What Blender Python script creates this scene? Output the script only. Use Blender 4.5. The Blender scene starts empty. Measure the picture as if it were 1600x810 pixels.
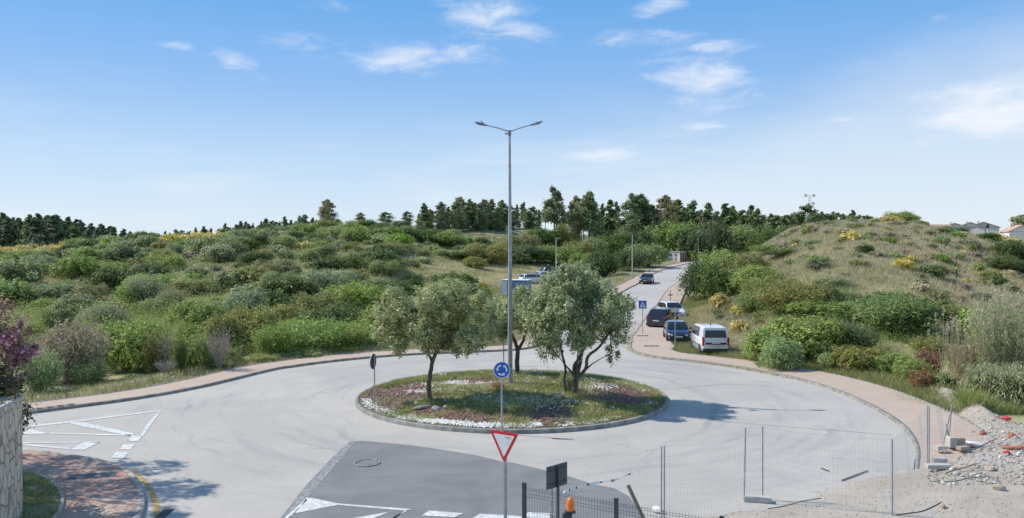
import bpy, math, random
import numpy as np
from mathutils import Vector, Matrix
R = math.radians
scn = bpy.context.scene
COL = scn.collection
# ---------------------------------------------------------------- camera
F = 1240.0; CAMZ = 7.0; HY = 385.0
cam = bpy.data.cameras.new('camera'); camo = bpy.data.objects.new('camera', cam); COL.objects.link(camo)
camo.location = (0, 0, CAMZ); camo.rotation_euler = (R(90), 0, 0)
cam.sensor_width = 36; cam.lens = F / 1600 * 36; cam.shift_y = -20 / 1600
cam.clip_start = 0.2; cam.clip_end = 5000
scn.camera = camo
# ---------------------------------------------------------------- sun, sky, exposure
SUN_EL = R(46); SAZ = np.array([-0.955, 0.297])
sun = bpy.data.lights.new('sun', 'SUN'); sun.energy = 3.85; sun.angle = R(0.53); sun.color = (1, .94, .845)
suno = bpy.data.objects.new('sun', sun); COL.objects.link(suno); suno.location = (-40, 10, 60)
sd = Vector((-SAZ[0] * math.cos(SUN_EL), -SAZ[1] * math.cos(SUN_EL), -math.sin(SUN_EL)))
suno.rotation_euler = sd.to_track_quat('-Z', 'Y').to_euler()
scn.view_settings.view_transform = 'Standard'; scn.view_settings.look = 'None'
scn.view_settings.exposure = 0.44; scn.view_settings.gamma = 1
scn.view_settings.use_curve_mapping = False
scn.cycles.max_bounces = 6; scn.cycles.diffuse_bounces = 3; scn.cycles.glossy_bounces = 3
scn.cycles.transparent_max_bounces = 6; scn.cycles.transmission_bounces = 2

class NT:
    """small node helper"""
    def __init__(s, tree): s.t = tree; s.n = tree.nodes; s.l = tree.links
    def new(s, typ, **kw):
        n = s.n.new(typ)
        for k, v in kw.items(): setattr(n, k, v)
        return n
    def put(s, sock, v):
        if isinstance(v, bpy.types.NodeSocket): s.l.new(v, sock)
        elif v is not None:
            if sock.type == 'RGBA' and len(v) == 3: v = (*v, 1)
            sock.default_value = v
    def m(s, op, a, b=None, c=None, clamp=False):
        n = s.new('ShaderNodeMath', operation=op); n.use_clamp = clamp
        s.put(n.inputs[0], a)
        if b is not None: s.put(n.inputs[1], b)
        if c is not None: s.put(n.inputs[2], c)
        return n.outputs[0]
    def mix(s, f, a, b, mode='MIX'):
        n = s.new('ShaderNodeMix', data_type='RGBA', blend_type=mode)
        s.put(n.inputs[0], f); s.put(n.inputs[6], a); s.put(n.inputs[7], b)
        return n.outputs[2]
    def noise(s, vec, scale, detail=4, rough=.55, dist=0, out=0):
        n = s.new('ShaderNodeTexNoise'); s.put(n.inputs['Vector'], vec)
        n.inputs['Scale'].default_value = scale; n.inputs['Detail'].default_value = detail
        n.inputs['Roughness'].default_value = rough; n.inputs['Distortion'].default_value = dist
        return n.outputs[out]
    def ramp(s, f, stops, interp='LINEAR'):
        n = s.new('ShaderNodeValToRGB'); s.put(n.inputs[0], f); cr = n.color_ramp; cr.interpolation = interp
        while len(cr.elements) < len(stops): cr.elements.new(.5)
        for e, (p, c) in zip(cr.elements, stops):
            e.position = p; e.color = (*c, 1) if len(c) == 3 else c
        return n.outputs[0]
    def step(s, f, a, b):
        n = s.new('ShaderNodeMapRange', interpolation_type='SMOOTHSTEP'); s.put(n.inputs[0], f)
        n.inputs[1].default_value = a; n.inputs[2].default_value = b
        return n.outputs[0]
    def coord(s, kind='Object'): return s.new('ShaderNodeTexCoord').outputs[kind]
    def mapping(s, vec, scale=(1, 1, 1), rot=(0, 0, 0), loc=(0, 0, 0)):
        n = s.new('ShaderNodeMapping'); s.put(n.inputs[0], vec)
        n.inputs[1].default_value = loc; n.inputs[2].default_value = rot; n.inputs[3].default_value = scale
        return n.outputs[0]
    def sep(s, v):
        n = s.new('ShaderNodeSeparateXYZ'); s.put(n.inputs[0], v); return n.outputs
    def comb(s, x, y, z):
        n = s.new('ShaderNodeCombineXYZ'); s.put(n.inputs[0], x); s.put(n.inputs[1], y); s.put(n.inputs[2], z); return n.outputs[0]
    def bump(s, h, strength=.3, dist=.02):
        n = s.new('ShaderNodeBump'); s.put(n.inputs['Height'], h)
        n.inputs['Strength'].default_value = strength; n.inputs['Distance'].default_value = dist
        return n.outputs[0]

world = bpy.data.worlds.new('World'); scn.world = world; world.use_nodes = True
w = NT(world.node_tree); w.n.clear()
sky = w.new('ShaderNodeTexSky', sky_type='NISHITA'); sky.sun_disc = False
sky.sun_elevation = SUN_EL; sky.sun_rotation = math.atan2(SAZ[0], SAZ[1]) % (2 * math.pi)
sky.altitude = 50; sky.air_density = 1.0; sky.dust_density = 0.6; sky.ozone_density = 2.5
dx, dy, dz = w.sep(w.coord('Generated'))[:3]
az = w.m('ARCTAN2', dx, dy); el = w.m('ARCSINE', dz)
def pxa(px): return math.atan((px - 800) / F)
def pya(px, py): return math.atan((HY - py) / math.hypot(F, px - 800))
# clouds: wisps shaped by noise inside soft regions of the sky
v3 = w.comb(w.m('MULTIPLY', az, 1.0), w.m('MULTIPLY', el, 3.2), 0)
warp = w.noise(v3, 6, 3, .6, 0, 1)
vw = w.new('ShaderNodeVectorMath', operation='MULTIPLY_ADD'); w.put(vw.inputs[0], warp); vw.inputs[1].default_value = (.10, .10, 0); w.put(vw.inputs[2], v3)
cn = w.noise(vw.outputs[0], 13, 9, .62, .15)
cn2 = w.noise(vw.outputs[0], 5, 6, .6)
blobs = [  # px, py, half width px, half height px, strength, tilt
    (650, 88, 150, 24, 1.0, .04), (770, 30, 95, 42, 1.0, -.1), (500, 8, 60, 14, .8, 0), (455, 66, 60, 14, .8, 0),
    (278, 73, 36, 11, 1.0, 0), (375, 103, 50, 19, .95, -.25), (1010, 58, 90, 18, .8, 0), (1120, 75, 60, 12, .9, 0),
    (1030, 12, 45, 17, .85, .2), (1100, 125, 85, 42, 1.15, -.2), (1105, 198, 60, 8, .9, 0), (940, 242, 80, 15, 1.0, .08),
    (1560, 150, 110, 26, 1.2, .05), (1580, 180, 110, 30, 1.4, .1), (1335, 186, 40, 4, .6, 0), (1465, 32, 20, 9, .7, 0), (260, 40, 60, 12, .45, 0)]
tot = None
for (bx, by, hw, hh, st, tilt) in blobs:
    ax, ay = pxa(bx), pya(bx, by)
    da = w.m('SUBTRACT', az, ax); de = w.m('SUBTRACT', el, ay)
    de = w.m('MULTIPLY_ADD', da, -tilt, de)
    qa = w.m('MULTIPLY', da, F / hw / 1.1); qe = w.m('MULTIPLY', de, F / hh / 1.1)
    r2 = w.m('ADD', w.m('MULTIPLY', qa, qa), w.m('MULTIPLY', qe, qe))
    g = w.m('MULTIPLY', w.m('EXPONENT', w.m('MULTIPLY', r2, -1.0)), st)
    tot = g if tot is None else w.m('MAXIMUM', tot, g)
cl = w.m('ADD', tot, w.m('MULTIPLY', w.m('SUBTRACT', cn, .5), 2.3))
cl = w.m('MULTIPLY', w.step(cl, .35, 1.6), w.step(tot, .03, .5))
# thin high veil low on the right and left
va = w.step(w.m('MULTIPLY_ADD', az, -.35, w.m('ADD', el, w.m('MULTIPLY', cn2, .10))), .14, .02)
veil = w.m('MULTIPLY', va, .62)
veil2 = w.m('MULTIPLY', w.step(w.noise(w.comb(az, w.m('MULTIPLY', el, 5), 3), 3.2, 6, .6), .45, .8), w.step(el, .22, .06))
low = w.step(el, .30, -.02)
skyc = w.mix(.0, sky.outputs[0], (1, 1, 1))
# deepen and cool the clear blue a little, whiten towards the horizon (aerial dust)
skyc = w.mix(1.0, skyc, (.74, .93, 1.16), 'MULTIPLY')
clear = w.ramp(w.m('MULTIPLY', el, 1 / 1.2, clamp=True), [(0, (5.1, 5.8, 6.4)), (.037, (4.7, 5.5, 6.4)), (.09, (3.6, 4.84, 6.3)), (.156, (2.15, 3.67, 5.98)), (.188, (1.72, 3.37, 5.98)), (.25, (1.05, 2.85, 5.6)), (1, (.8, 2.0, 4.4))])
haz = w.mix(.9, skyc, clear)
haz = w.mix(w.m('MULTIPLY', w.m('MAXIMUM', veil, veil2), .62), haz, (5.9, 6.3, 6.6))
fin = w.mix(w.m('MULTIPLY', cl, .85), haz, (6.3, 6.5, 7.0))
bg = w.new('ShaderNodeBackground'); w.put(bg.inputs[0], fin); bg.inputs[1].default_value = 0.108
wo = w.new('ShaderNodeOutputWorld'); w.l.new(bg.outputs[0], wo.inputs[0])

# ---------------------------------------------------------------- materials
def lin(r, g, b):
    f = lambda c: (c / 255 / 12.92) if c / 255 <= .04045 else ((c / 255 + .055) / 1.055) ** 2.4
    return (f(r), f(g), f(b))
MATS = {}
def mat(name, color=None, rough=.7, metal=0, build=None, spec=.5, coat=0):
    if name in MATS: return MATS[name]
    m = bpy.data.materials.new(name); m.use_nodes = True; t = NT(m.node_tree)
    b = t.n['Principled BSDF']; b.inputs['Roughness'].default_value = rough; b.inputs['Metallic'].default_value = metal
    b.inputs['Specular IOR Level'].default_value = spec; b.inputs['Coat Weight'].default_value = coat
    if build: build(t, b, t.n['Material Output'])
    elif color is not None:
        # slight uneven dirt so nothing is perfectly uniform
        co = t.coord(); nz = t.noise(co, 6, 5, .65); nz2 = t.noise(co, 45, 3, .6)
        f = t.m('ADD', t.m('MULTIPLY', nz, .7), t.m('MULTIPLY', nz2, .3))
        c = t.mix(t.step(f, .35, .7), tuple(x * .84 for x in color), tuple(min(1, x * 1.06) for x in color))
        t.put(b.inputs['Base Color'], c)
        t.put(b.inputs['Roughness'], t.m('ADD', t.m('MULTIPLY', nz, .12), rough - .06, clamp=True))
    MATS[name] = m; return m

def foliage(name, c1, c2, c3, trans=.40, hv=.09, rough=.55):
    """leaf material: three base colours picked per leaf island, nudged per plant"""
    if name in MATS: return MATS[name]
    m = bpy.data.materials.new(name); m.use_nodes = True; t = NT(m.node_tree)
    b = t.n['Principled BSDF']; out = t.n['Material Output']
    g = t.new('ShaderNodeNewGeometry'); oi = t.new('ShaderNodeObjectInfo')
    c = t.ramp(g.outputs['Random Per Island'], [(0, c1), (.45, c2), (1, c3)])
    big = t.noise(t.coord(), 2.3, 3, .6)
    hsv = t.new('ShaderNodeHueSaturation'); t.put(hsv.inputs['Color'], c)
    t.put(hsv.inputs['Hue'], t.m('MULTIPLY_ADD', oi.outputs['Random'], .03, .482))
    t.put(hsv.inputs['Saturation'], t.m('MULTIPLY_ADD', t.m('FRACT', t.m('MULTIPLY', oi.outputs['Random'], 7.31)), .26, .70))
    t.put(hsv.inputs['Value'], t.m('ADD', t.m('MULTIPLY_ADD', t.m('FRACT', t.m('MULTIPLY', oi.outputs['Random'], 17.7)), hv * 3, 1 - hv * 1.5 - .10), t.m('MULTIPLY', big, .5)))
    t.put(b.inputs['Base Color'], hsv.outputs[0]); b.inputs['Roughness'].default_value = rough
    b.inputs['Specular IOR Level'].default_value = .3
    if trans:
        tr = t.new('ShaderNodeBsdfTranslucent'); t.put(tr.inputs[0], hsv.outputs[0])
        mx = t.new('ShaderNodeMixShader'); mx.inputs[0].default_value = trans
        t.l.new(b.outputs[0], mx.inputs[1]); t.l.new(tr.outputs[0], mx.inputs[2]); t.l.new(mx.outputs[0], out.inputs[0])
    MATS[name] = m; return m

def b_road(t, b, o):
    co = t.coord(); X, Y, Z = t.sep(co)[:3]
    Yc = t.m('SUBTRACT', Y, 36.7)
    r = t.m('SQRT', t.m('ADD', t.m('MULTIPLY', X, X), t.m('MULTIPLY', Yc, Yc)))
    th = t.m('ARCTAN2', Yc, X)
    pol = t.comb(t.m('MULTIPLY', r, 1.0), t.m('MULTIPLY', th, 2.2), 0)
    st = t.noise(pol, .9, 6, .6, .6)
    inr = t.step(r, 18, 14)
    big = t.noise(co, .16, 5, .6, .5); mid = t.noise(co, 1.3, 5, .65); fine = t.noise(co, 38, 3, .7)
    c = t.mix(t.step(big, .32, .70), (.398, .366, .327), (.485, .446, .394))
    c = t.mix(t.m('MULTIPLY', t.step(st, .48, .70), t.m('MULTIPLY_ADD', inr, .34, .08)), c, (.25, .25, .255))
    c = t.mix(t.m('MULTIPLY', t.step(mid, .52, .75), .22), c, (.46, .455, .44))
    c = t.mix(t.m('MULTIPLY', t.step(t.noise(t.mapping(co, (.22, .9, 1), (0, 0, .35)), 1.0, 6, .62, .8), .50, .72), .20), c, (.27, .262, .25))
    # rubber arcs left by turning wheels
    wob = t.noise(co, .25, 2, .5)
    rr = t.m('ADD', r, t.m('MULTIPLY', wob, 2.6))
    for (r0, wd, s) in ((10.6, .16, .35), (12.35, .14, .30), (14.1, .12, .25), (15.6, .10, .28)):
        band = t.m('SUBTRACT', 1, t.step(t.m('ABSOLUTE', t.m('SUBTRACT', rr, r0)), wd * .4, wd * 1.6))
        msk = t.step(t.noise(pol, .35, 3, .6), .5, .62)
        c = t.mix(t.m('MULTIPLY', t.m('MULTIPLY', band, msk), s), c, (.14, .14, .145))
    # dust near the outer kerb and around the island
    dust = t.m('MULTIPLY', t.step(t.m('ABSOLUTE', t.m('SUBTRACT', r, 7.6)), 1.3, .1), t.step(mid, .3, .7))
    c = t.mix(t.m('MULTIPLY', dust, .5), c, (.48, .45, .39))
    # fine cracks
    cw = t.new('ShaderNodeVectorMath', operation='MULTIPLY_ADD'); t.put(cw.inputs[0], t.noise(co, .7, 3, .6, 0, 1)); cw.inputs[1].default_value = (2.2, 2.2, 0); t.put(cw.inputs[2], co)
    vo = t.new('ShaderNodeTexVoronoi', feature='DISTANCE_TO_EDGE'); t.put(vo.inputs['Vector'], cw.outputs[0]); vo.inputs['Scale'].default_value = .16
    cr = t.m('MULTIPLY', t.m('SUBTRACT', 1, t.step(vo.outputs['Distance'], .001, .008)), t.step(t.noise(co, .21, 3), .5, .6))
    c = t.mix(t.m('MULTIPLY', cr, .38), c, (.16, .155, .15))
    c = t.mix(t.step(fine, .2, .8), t.mix(.14, c, (.1, .1, .1)), t.mix(.10, c, (.65, .65, .63)))
    c = t.mix(t.step(t.noise(co, 7, 4, .8), .35, .7), t.mix(.12, c, (.15, .15, .15)), c)
    # dark oil drops
    oil = t.m('MULTIPLY', t.step(t.noise(co, 2.6, 2, .5), .74, .80), .5)
    c = t.mix(oil, c, (.13, .13, .13))
    t.put(b.inputs['Base Color'], c); t.put(b.inputs['Normal'], t.bump(fine, .25, .01))
def b_patch(t, b, o):
    co = t.coord(); big = t.noise(co, .5, 5, .6, .6); st = t.noise(t.mapping(co, (.35, 1.6, 1)), 1.2, 5, .6); fine = t.noise(co, 45, 3, .7)
    c = t.mix(t.step(big, .3, .7), (.150, .150, .153), (.205, .205, .205))
    c = t.mix(t.m('MULTIPLY', t.step(st, .5, .75), .5), c, (.12, .12, .125))
    c = t.mix(t.step(fine, .25, .8), t.mix(.15, c, (.05, .05, .05)), t.mix(.1, c, (.45, .45, .45)))
    t.put(b.inputs['Base Color'], c); t.put(b.inputs['Normal'], t.bump(fine, .3, .01))
def b_milled(t, b, o):
    co = t.coord(); n = t.noise(co, 9, 5, .75); n2 = t.noise(co, 1.2, 3)
    c = t.mix(t.step(n, .42, .6), (.13, .13, .13), (.36, .355, .34)); c = t.mix(t.m('MULTIPLY', n2, .4), c, (.25, .25, .25))
    t.put(b.inputs['Base Color'], c); t.put(b.inputs['Normal'], t.bump(n, .6, .02))
def b_paint(t, b, o):
    co = t.coord(); n = t.noise(co, 7, 6, .7); n2 = t.noise(co, .9, 3)
    f = t.step(t.m('ADD', n, t.m('MULTIPLY', n2, .35)), .56, .76)
    c = t.mix(t.m('MULTIPLY', f, .75), (.66, .66, .64), (.40, .40, .39))
    t.put(b.inputs['Base Color'], c)
def paver(c1, c2, cm, sc, moss=.3):
    def f(t, b, o):
        co = t.coord()
        br = t.new('ShaderNodeTexBrick'); t.put(br.inputs['Vector'], t.mapping(co, (1, 1, 1), (0, 0, .5)))
        br.inputs['Scale'].default_value = sc; br.inputs['Mortar Size'].default_value = .025
        br.inputs['Color1'].default_value = (*c1, 1); br.inputs['Color2'].default_value = (*c2, 1); br.inputs['Mortar'].default_value = (*cm, 1)
        br.inputs['Brick Width'].default_value = .5; br.inputs['Row Height'].default_value = .25
        big = t.noise(co, .4, 5, .65); fine = t.noise(co, 14, 4, .7)
        c = t.mix(t.m('MULTIPLY', t.step(big, .45, .7), .55), br.outputs['Color'], (.47, .38, .31))
        c = t.mix(t.m('MULTIPLY', t.step(fine, .55, .8), .25), c, (.22, .17, .13))
        gr = t.m('MULTIPLY', t.step(t.noise(co, 1.1, 4, .7), .60, .70), moss)
        c = t.mix(gr, c, (.13, .13, .06))
        t.put(b.inputs['Base Color'], c); t.put(b.inputs['Normal'], t.bump(br.outputs['Fac'], -.4, .01))
    return f
def b_kerb(t, b, o):
    co = t.coord(); n = t.noise(co, 3, 5, .7); f = t.noise(co, 40, 3)
    X, Y, Z = t.sep(co)[:3]
    c = t.mix(t.step(n, .35, .65), (.17, .165, .15), (.34, .335, .31)); c = t.mix(t.m('MULTIPLY', f, .3), c, (.18, .17, .15))
    t.put(b.inputs['Base Color'], c); t.put(b.inputs['Normal'], t.bump(f, .4, .01))
def b_ground(t, b, o):
    co = t.coord(); at = t.new('ShaderNodeAttribute', attribute_name='zone'); zr, zg, zb = t.sep(at.outputs['Vector'])[:3]
    n1 = t.noise(co, .12, 6, .65, .4); n2 = t.noise(co, .9, 6, .7, .3); n3 = t.noise(co, 7, 5, .75)
    scrub = t.mix(t.step(n2, .35, .65), (.12, .13, .065), (.24, .23, .13))
    straw = t.mix(t.step(n2, .3, .7), (.42, .37, .20), (.31, .31, .15))
    straw = t.mix(t.m('MULTIPLY', t.step(n1, .5, .7), .4), straw, (.40, .33, .22))
    green = t.mix(t.step(n2, .3, .7), (.11, .15, .05), (.19, .20, .08))
    dirt = t.mix(t.step(n2, .3, .7), (.36, .31, .25), (.44, .40, .34))
    red = t.mix(t.step(n2, .3, .7), (.38, .21, .13), (.42, .29, .19))
    m1 = t.m('ADD', zr, t.m('MULTIPLY', t.m('SUBTRACT', n1, .5), 1.2))
    c = t.mix(t.step(m1, .3, .7), scrub, straw)
    c = t.mix(t.step(t.m('ADD', zg, t.m('MULTIPLY', t.m('SUBTRACT', n1, .5), .9)), .35, .65), c, green)
    c = t.mix(t.m('MULTIPLY', t.step(t.m('ADD', n1, t.m('MULTIPLY', n2, .3)), .70, .80), .8), c, red)
    c = t.mix(t.step(zb, .3, .7), c, dirt)
    c = t.mix(t.m('MULTIPLY', t.step(n3, .3, .8), .7), c, t.mix(1, c, (1.5, 1.45, 1.3), 'MULTIPLY'))
    t.put(b.inputs['Base Color'], c); b.inputs['Roughness'].default_value = .95; t.put(b.inputs['Normal'], t.bump(n3, .8, .12))
def b_dirt(t, b, o):
    co = t.coord(); n1 = t.noise(co, .35, 6, .65, .5); n2 = t.noise(co, 2.2, 6, .7); n3 = t.noise(co, 18, 5, .75)
    c = t.mix(t.step(n1, .35, .65), (.38, .325, .265), (.45, .40, .335))
    c = t.mix(t.m('MULTIPLY', t.step(n2, .5, .7), .45), c, (.33, .28, .23))
    c = t.mix(t.m('MULTIPLY', t.step(t.noise(co, .5, 4, .6, 1), .56, .64), .5), c, (.45, .45, .45))
    c = t.mix(t.m('MULTIPLY', t.step(n3, .55, .75), .5), c, (.50, .47, .42))
    t.put(b.inputs['Base Color'], c); b.inputs['Roughness'].default_value = .95; t.put(b.inputs['Normal'], t.bump(t.m('ADD', n3, n2), .7, .05))
def b_island(t, b, o):
    co = t.coord(); n1 = t.noise(co, .42, 4, .6, .6); n2 = t.noise(co, 3, 5, .7); n3 = t.noise(co, 25, 4, .7)
    mulch = t.mix(t.step(n3, .3, .7), (.13, .075, .055), (.25, .155, .11)); gr = t.mix(t.step(n2, .3, .7), (.10, .13, .045), (.18, .19, .09))
    c = t.mix(t.step(t.m('ADD', n1, t.m('MULTIPLY', n2, .2)), .52, .60), gr, mulch)
    t.put(b.inputs['Base Color'], c); b.inputs['Roughness'].default_value = .95; t.put(b.inputs['Normal'], t.bump(n3, .8, .04))
def b_stone(t, b, o):
    co = t.coord(); v = t.mapping(co, (1.25, 1.25, .55)); wn = t.noise(v, 2.5, 3, .5, 0, 1)
    vw_ = t.new('ShaderNodeVectorMath', operation='MULTIPLY_ADD'); t.put(vw_.inputs[0], wn); vw_.inputs[1].default_value = (.25,) * 3; t.put(vw_.inputs[2], v)
    e = t.new('ShaderNodeTexVoronoi', feature='DISTANCE_TO_EDGE'); t.put(e.inputs['Vector'], vw_.outputs[0]); e.inputs['Scale'].default_value = 3.9
    k = t.new('ShaderNodeTexVoronoi', feature='F1'); t.put(k.inputs['Vector'], vw_.outputs[0]); k.inputs['Scale'].default_value = 3.9
    kr = t.sep(k.outputs['Color'])[0]; n = t.noise(co, 9, 6, .7)
    c = t.ramp(kr, [(0, (.55, .44, .31)), (.3, (.72, .62, .48)), (.6, (.62, .54, .43)), (.85, (.66, .56, .42)), (1, (.34, .21, .13))])
    c = t.mix(t.m('MULTIPLY', t.step(n, .5, .75), .4), c, (.33, .30, .26))
    c = t.mix(t.step(e.outputs['Distance'], .035, .015), c, (.20, .17, .14))
    t.put(b.inputs['Base Color'], c); t.put(b.inputs['Normal'], t.bump(t.m('ADD', t.step(e.outputs['Distance'], 0, .09), t.m('MULTIPLY', n, .4)), .7, .05)); b.inputs['Roughness'].default_value = .85
def b_bark(t, b, o):
    co = t.coord(); n = t.noise(t.mapping(co, (6, 6, 1.5)), 3, 6, .7, .8)
    c = t.mix(t.step(n, .35, .65), (.05, .038, .028), (.17, .14, .11))
    t.put(b.inputs['Base Color'], c); b.inputs['Roughness'].default_value = .9; t.put(b.inputs['Normal'], t.bump(n, .8, .03))
def b_galv(t, b, o):
    co = t.coord(); n = t.noise(co, 5, 5, .65); n2 = t.noise(t.mapping(co, (30, 30, 2)), 1, 3)
    c = t.mix(t.step(n, .35, .65), (.30, .32, .33), (.42, .44, .45)); c = t.mix(t.m('MULTIPLY', t.step(n2, .55, .75), .4), c, (.22, .21, .19))
    t.put(b.inputs['Base Color'], c); b.inputs['Metallic'].default_value = .35; b.inputs['Roughness'].default_value = .55
M = dict(
    road=mat('road_asphalt', build=b_road, rough=.85), patch=mat('dark_asphalt', build=b_patch, rough=.85), milled=mat('milled_asphalt', build=b_milled, rough=.9),
    paint=mat('road_paint', build=b_paint, rough=.7), yellow=mat('yellow_paint', (.50, .33, .10), .85),
    brick=mat('brick_pavers', build=paver((.47, .29, .22), (.40, .24, .185), (.19, .14, .11), 2.6, .12), rough=.9),
    pave=mat('pink_pavers', build=paver((.43, .325, .255), (.49, .38, .305), (.36, .28, .22), 2.5, .25), rough=.9),
    kerb=mat('kerb_concrete', build=b_kerb, rough=.9), ground=mat('ground_soil', build=b_ground), dirt=mat('dirt', build=b_dirt), island=mat('island_soil', build=b_island),
    stone=mat('stone_cladding', build=b_stone), bark=mat('bark', build=b_bark), galv=mat('galvanised', build=b_galv),
    grate=mat('cast_iron', (.17, .165, .16), .75, .1), concrete=mat('concrete', (.40, .38, .34), .9), concrete_lt=mat('pale_concrete', (.50, .47, .42), .9),
    white=mat('white_plastic', (.78, .78, .78), .5), signblue=mat('sign_blue', (.015, .12, .50), .4), signwhite=mat('sign_white', (.80, .80, .80), .4), signred=mat('sign_red', (.62, .03, .03), .4),
    signback=mat('sign_back_grey', (.075, .085, .10), .5, .2), dark=mat('dark_metal', (.05, .055, .065), .5, .3), black=mat('black_plastic', (.02, .02, .022), .5),
    orange=mat('orange_lens', (.80, .20, .02), .25), rubber=mat('tyre_rubber', (.022, .022, .023), .85), rim=mat('alloy', (.42, .43, .44), .35, .8),
    glass=mat('car_glass', (.018, .022, .026), .06, 0, spec=.8), glassl=mat('van_glass', (.012, .014, .016), .08, 0, spec=.7),
    cwhite=mat('white_car_paint', (.74, .75, .76), .3, 0, coat=.6), cblack=mat('black_car_paint', (.012, .014, .022), .25, .1, coat=1), cnavy=mat('navy_car_paint', (.018, .028, .055), .25, .2, coat=1),
    cgrey=mat('slate_car_paint', (.05, .065, .08), .3, .3, coat=1), lamp=mat('headlamp', (.62, .64, .66), .15, .2), tail=mat('tail_lamp', (.42, .02, .02), .25),
    plate=mat('number_plate', (.62, .62, .60), .5), lampglass=mat('luminaire_glass', (.5, .52, .5), .2), lumin=mat('luminaire_grey', (.20, .215, .23), .5, .3),
    tapew=mat('tape_white', (.8, .8, .78), .5), wall_white=mat('white_render', (.72, .69, .64), .85), tile=mat('roof_tile', (.50, .33, .26), .85), hutdoor=mat('hut_brown', (.16, .085, .07), .8), hutpink=mat('hut_pink', (.42, .30, .27), .85),
    boxblue=mat('faded_blue_panel', (.13, .22, .38), .6), rock=mat('rock', (.42, .35, .27), .9), pebble=mat('white_pebble', (.74, .73, .69), .8), slate=mat('grey_slate', (.24, .23, .25), .8), clod=mat('earth_clod', (.31, .265, .215), .95),
    redbrick=mat('red_brick', (.42, .14, .09), .9), redthing=mat('red_plastic', (.62, .04, .05), .5), deadwood=mat('dead_wood', (.36, .32, .28), .9), wood=mat('grey_wood', (.22, .19, .16), .9), cable=mat('cable_green', (.15, .22, .17), .6), window=mat('window_dark', (.05, .06, .07), .2))
FOL = dict(
    green=foliage('leaf_green', (0.118, 0.187, 0.027), (0.226, 0.318, 0.049), (0.363, 0.459, 0.080)),
    bright=foliage('leaf_bright', (0.139, 0.199, 0.030), (0.259, 0.330, 0.054), (0.399, 0.435, 0.089)),
    olive=foliage('leaf_olive_brown', (0.139, 0.157, 0.031), (0.259, 0.271, 0.055), (0.379, 0.377, 0.087)),
    dark=foliage('leaf_dark', (0.047, 0.090, 0.016), (0.095, 0.155, 0.026), (0.172, 0.236, 0.044)),
    grey=foliage('leaf_greygreen', (0.142, 0.185, 0.068), (0.264, 0.324, 0.123), (0.407, 0.475, 0.190)),
    scrub=foliage('leaf_scrub', (0.142, 0.172, 0.055), (0.275, 0.314, 0.105), (0.427, 0.455, 0.166)),
    tan=foliage('leaf_tan', (.19, .165, .09), (.33, .29, .175), (.46, .41, .27), .3),
    purple=foliage('leaf_dusky', (0.177, 0.143, 0.105), (0.301, 0.242, 0.173), (0.426, 0.351, 0.234), .15),
    rust=foliage('leaf_rust', (.22, .105, .04), (.34, .19, .085), (.44, .28, .14), .3),
    yellow=foliage('gorse_yellow', (.24, .24, .05), (.62, .50, .07), (.70, .58, .10), .35),
    pine=foliage('needle_pine', (0.072, 0.120, 0.042), (0.144, 0.207, 0.063), (0.277, 0.335, 0.105), .28),
    pine2=foliage('needle_blue', (0.065, 0.115, 0.054), (0.123, 0.183, 0.079), (0.227, 0.286, 0.124), .28),
    pineb=foliage('needle_brown', (0.162, 0.141, 0.063), (0.292, 0.272, 0.105), (0.421, 0.381, 0.157), .28),
    olivetree=foliage('leaf_olive_tree', (0.176, 0.223, 0.075), (0.309, 0.368, 0.142), (0.512, 0.555, 0.251), .38, .03, .42),
    boug=foliage('leaf_bougainvillea', (.04, .065, .02), (.09, .12, .035), (.15, .18, .06)),
    bougr=foliage('leaf_red_green', (.13, .09, .06), (.27, .14, .12), (.38, .26, .20)),
    magenta=foliage('bract_magenta', (.60, .08, .30), (.70, .16, .42), (.75, .30, .52), .35),
    reed=foliage('reed_leaf', (.10, .16, .045), (.20, .27, .085), (.38, .42, .19), .35),
    reedd=foliage('reed_straw', (.34, .27, .15), (.45, .37, .22), (.52, .45, .30), .15),
    grass=foliage('grass_blade', (0.128, 0.174, 0.039), (0.227, 0.255, 0.062), (0.383, 0.348, 0.123), .25),
    straw=foliage('straw_blade', (.38, .33, .15), (.52, .45, .22), (.62, .55, .32), .45),
    flower=foliage('white_petals', (.62, .62, .58), (.74, .74, .70), (.80, .80, .78), .1), mulch=foliage('bark_chips', (.11, .062, .048), (.20, .115, .085), (.28, .18, .135), 0))
# ---------------------------------------------------------------- geometry helpers
rng = np.random.default_rng(7)
def mesh_np(name, V, Fq, material, smooth=False):
    """V (n,3), Fq (m,k) index array with k corners each"""
    V = np.asarray(V, dtype=np.float32); Fq = np.asarray(Fq, dtype=np.int32); k = Fq.shape[1]
    me = bpy.data.meshes.new(name); me.vertices.add(len(V)); me.vertices.foreach_set('co', V.ravel())
    me.loops.add(Fq.size); me.loops.foreach_set('vertex_index', Fq.ravel())
    me.polygons.add(len(Fq)); me.polygons.foreach_set('loop_start', np.arange(0, Fq.size, k, dtype=np.int32))
    if smooth: me.polygons.foreach_set('use_smooth', np.ones(len(Fq), dtype=bool))
    me.update(calc_edges=True); me.materials.append(material); return me
def link(name, me, parent=None, loc=(0, 0, 0)):
    o = bpy.data.objects.new(name, me); COL.objects.link(o); o.location = loc
    if parent is not None: o.parent = parent
    return o
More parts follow.
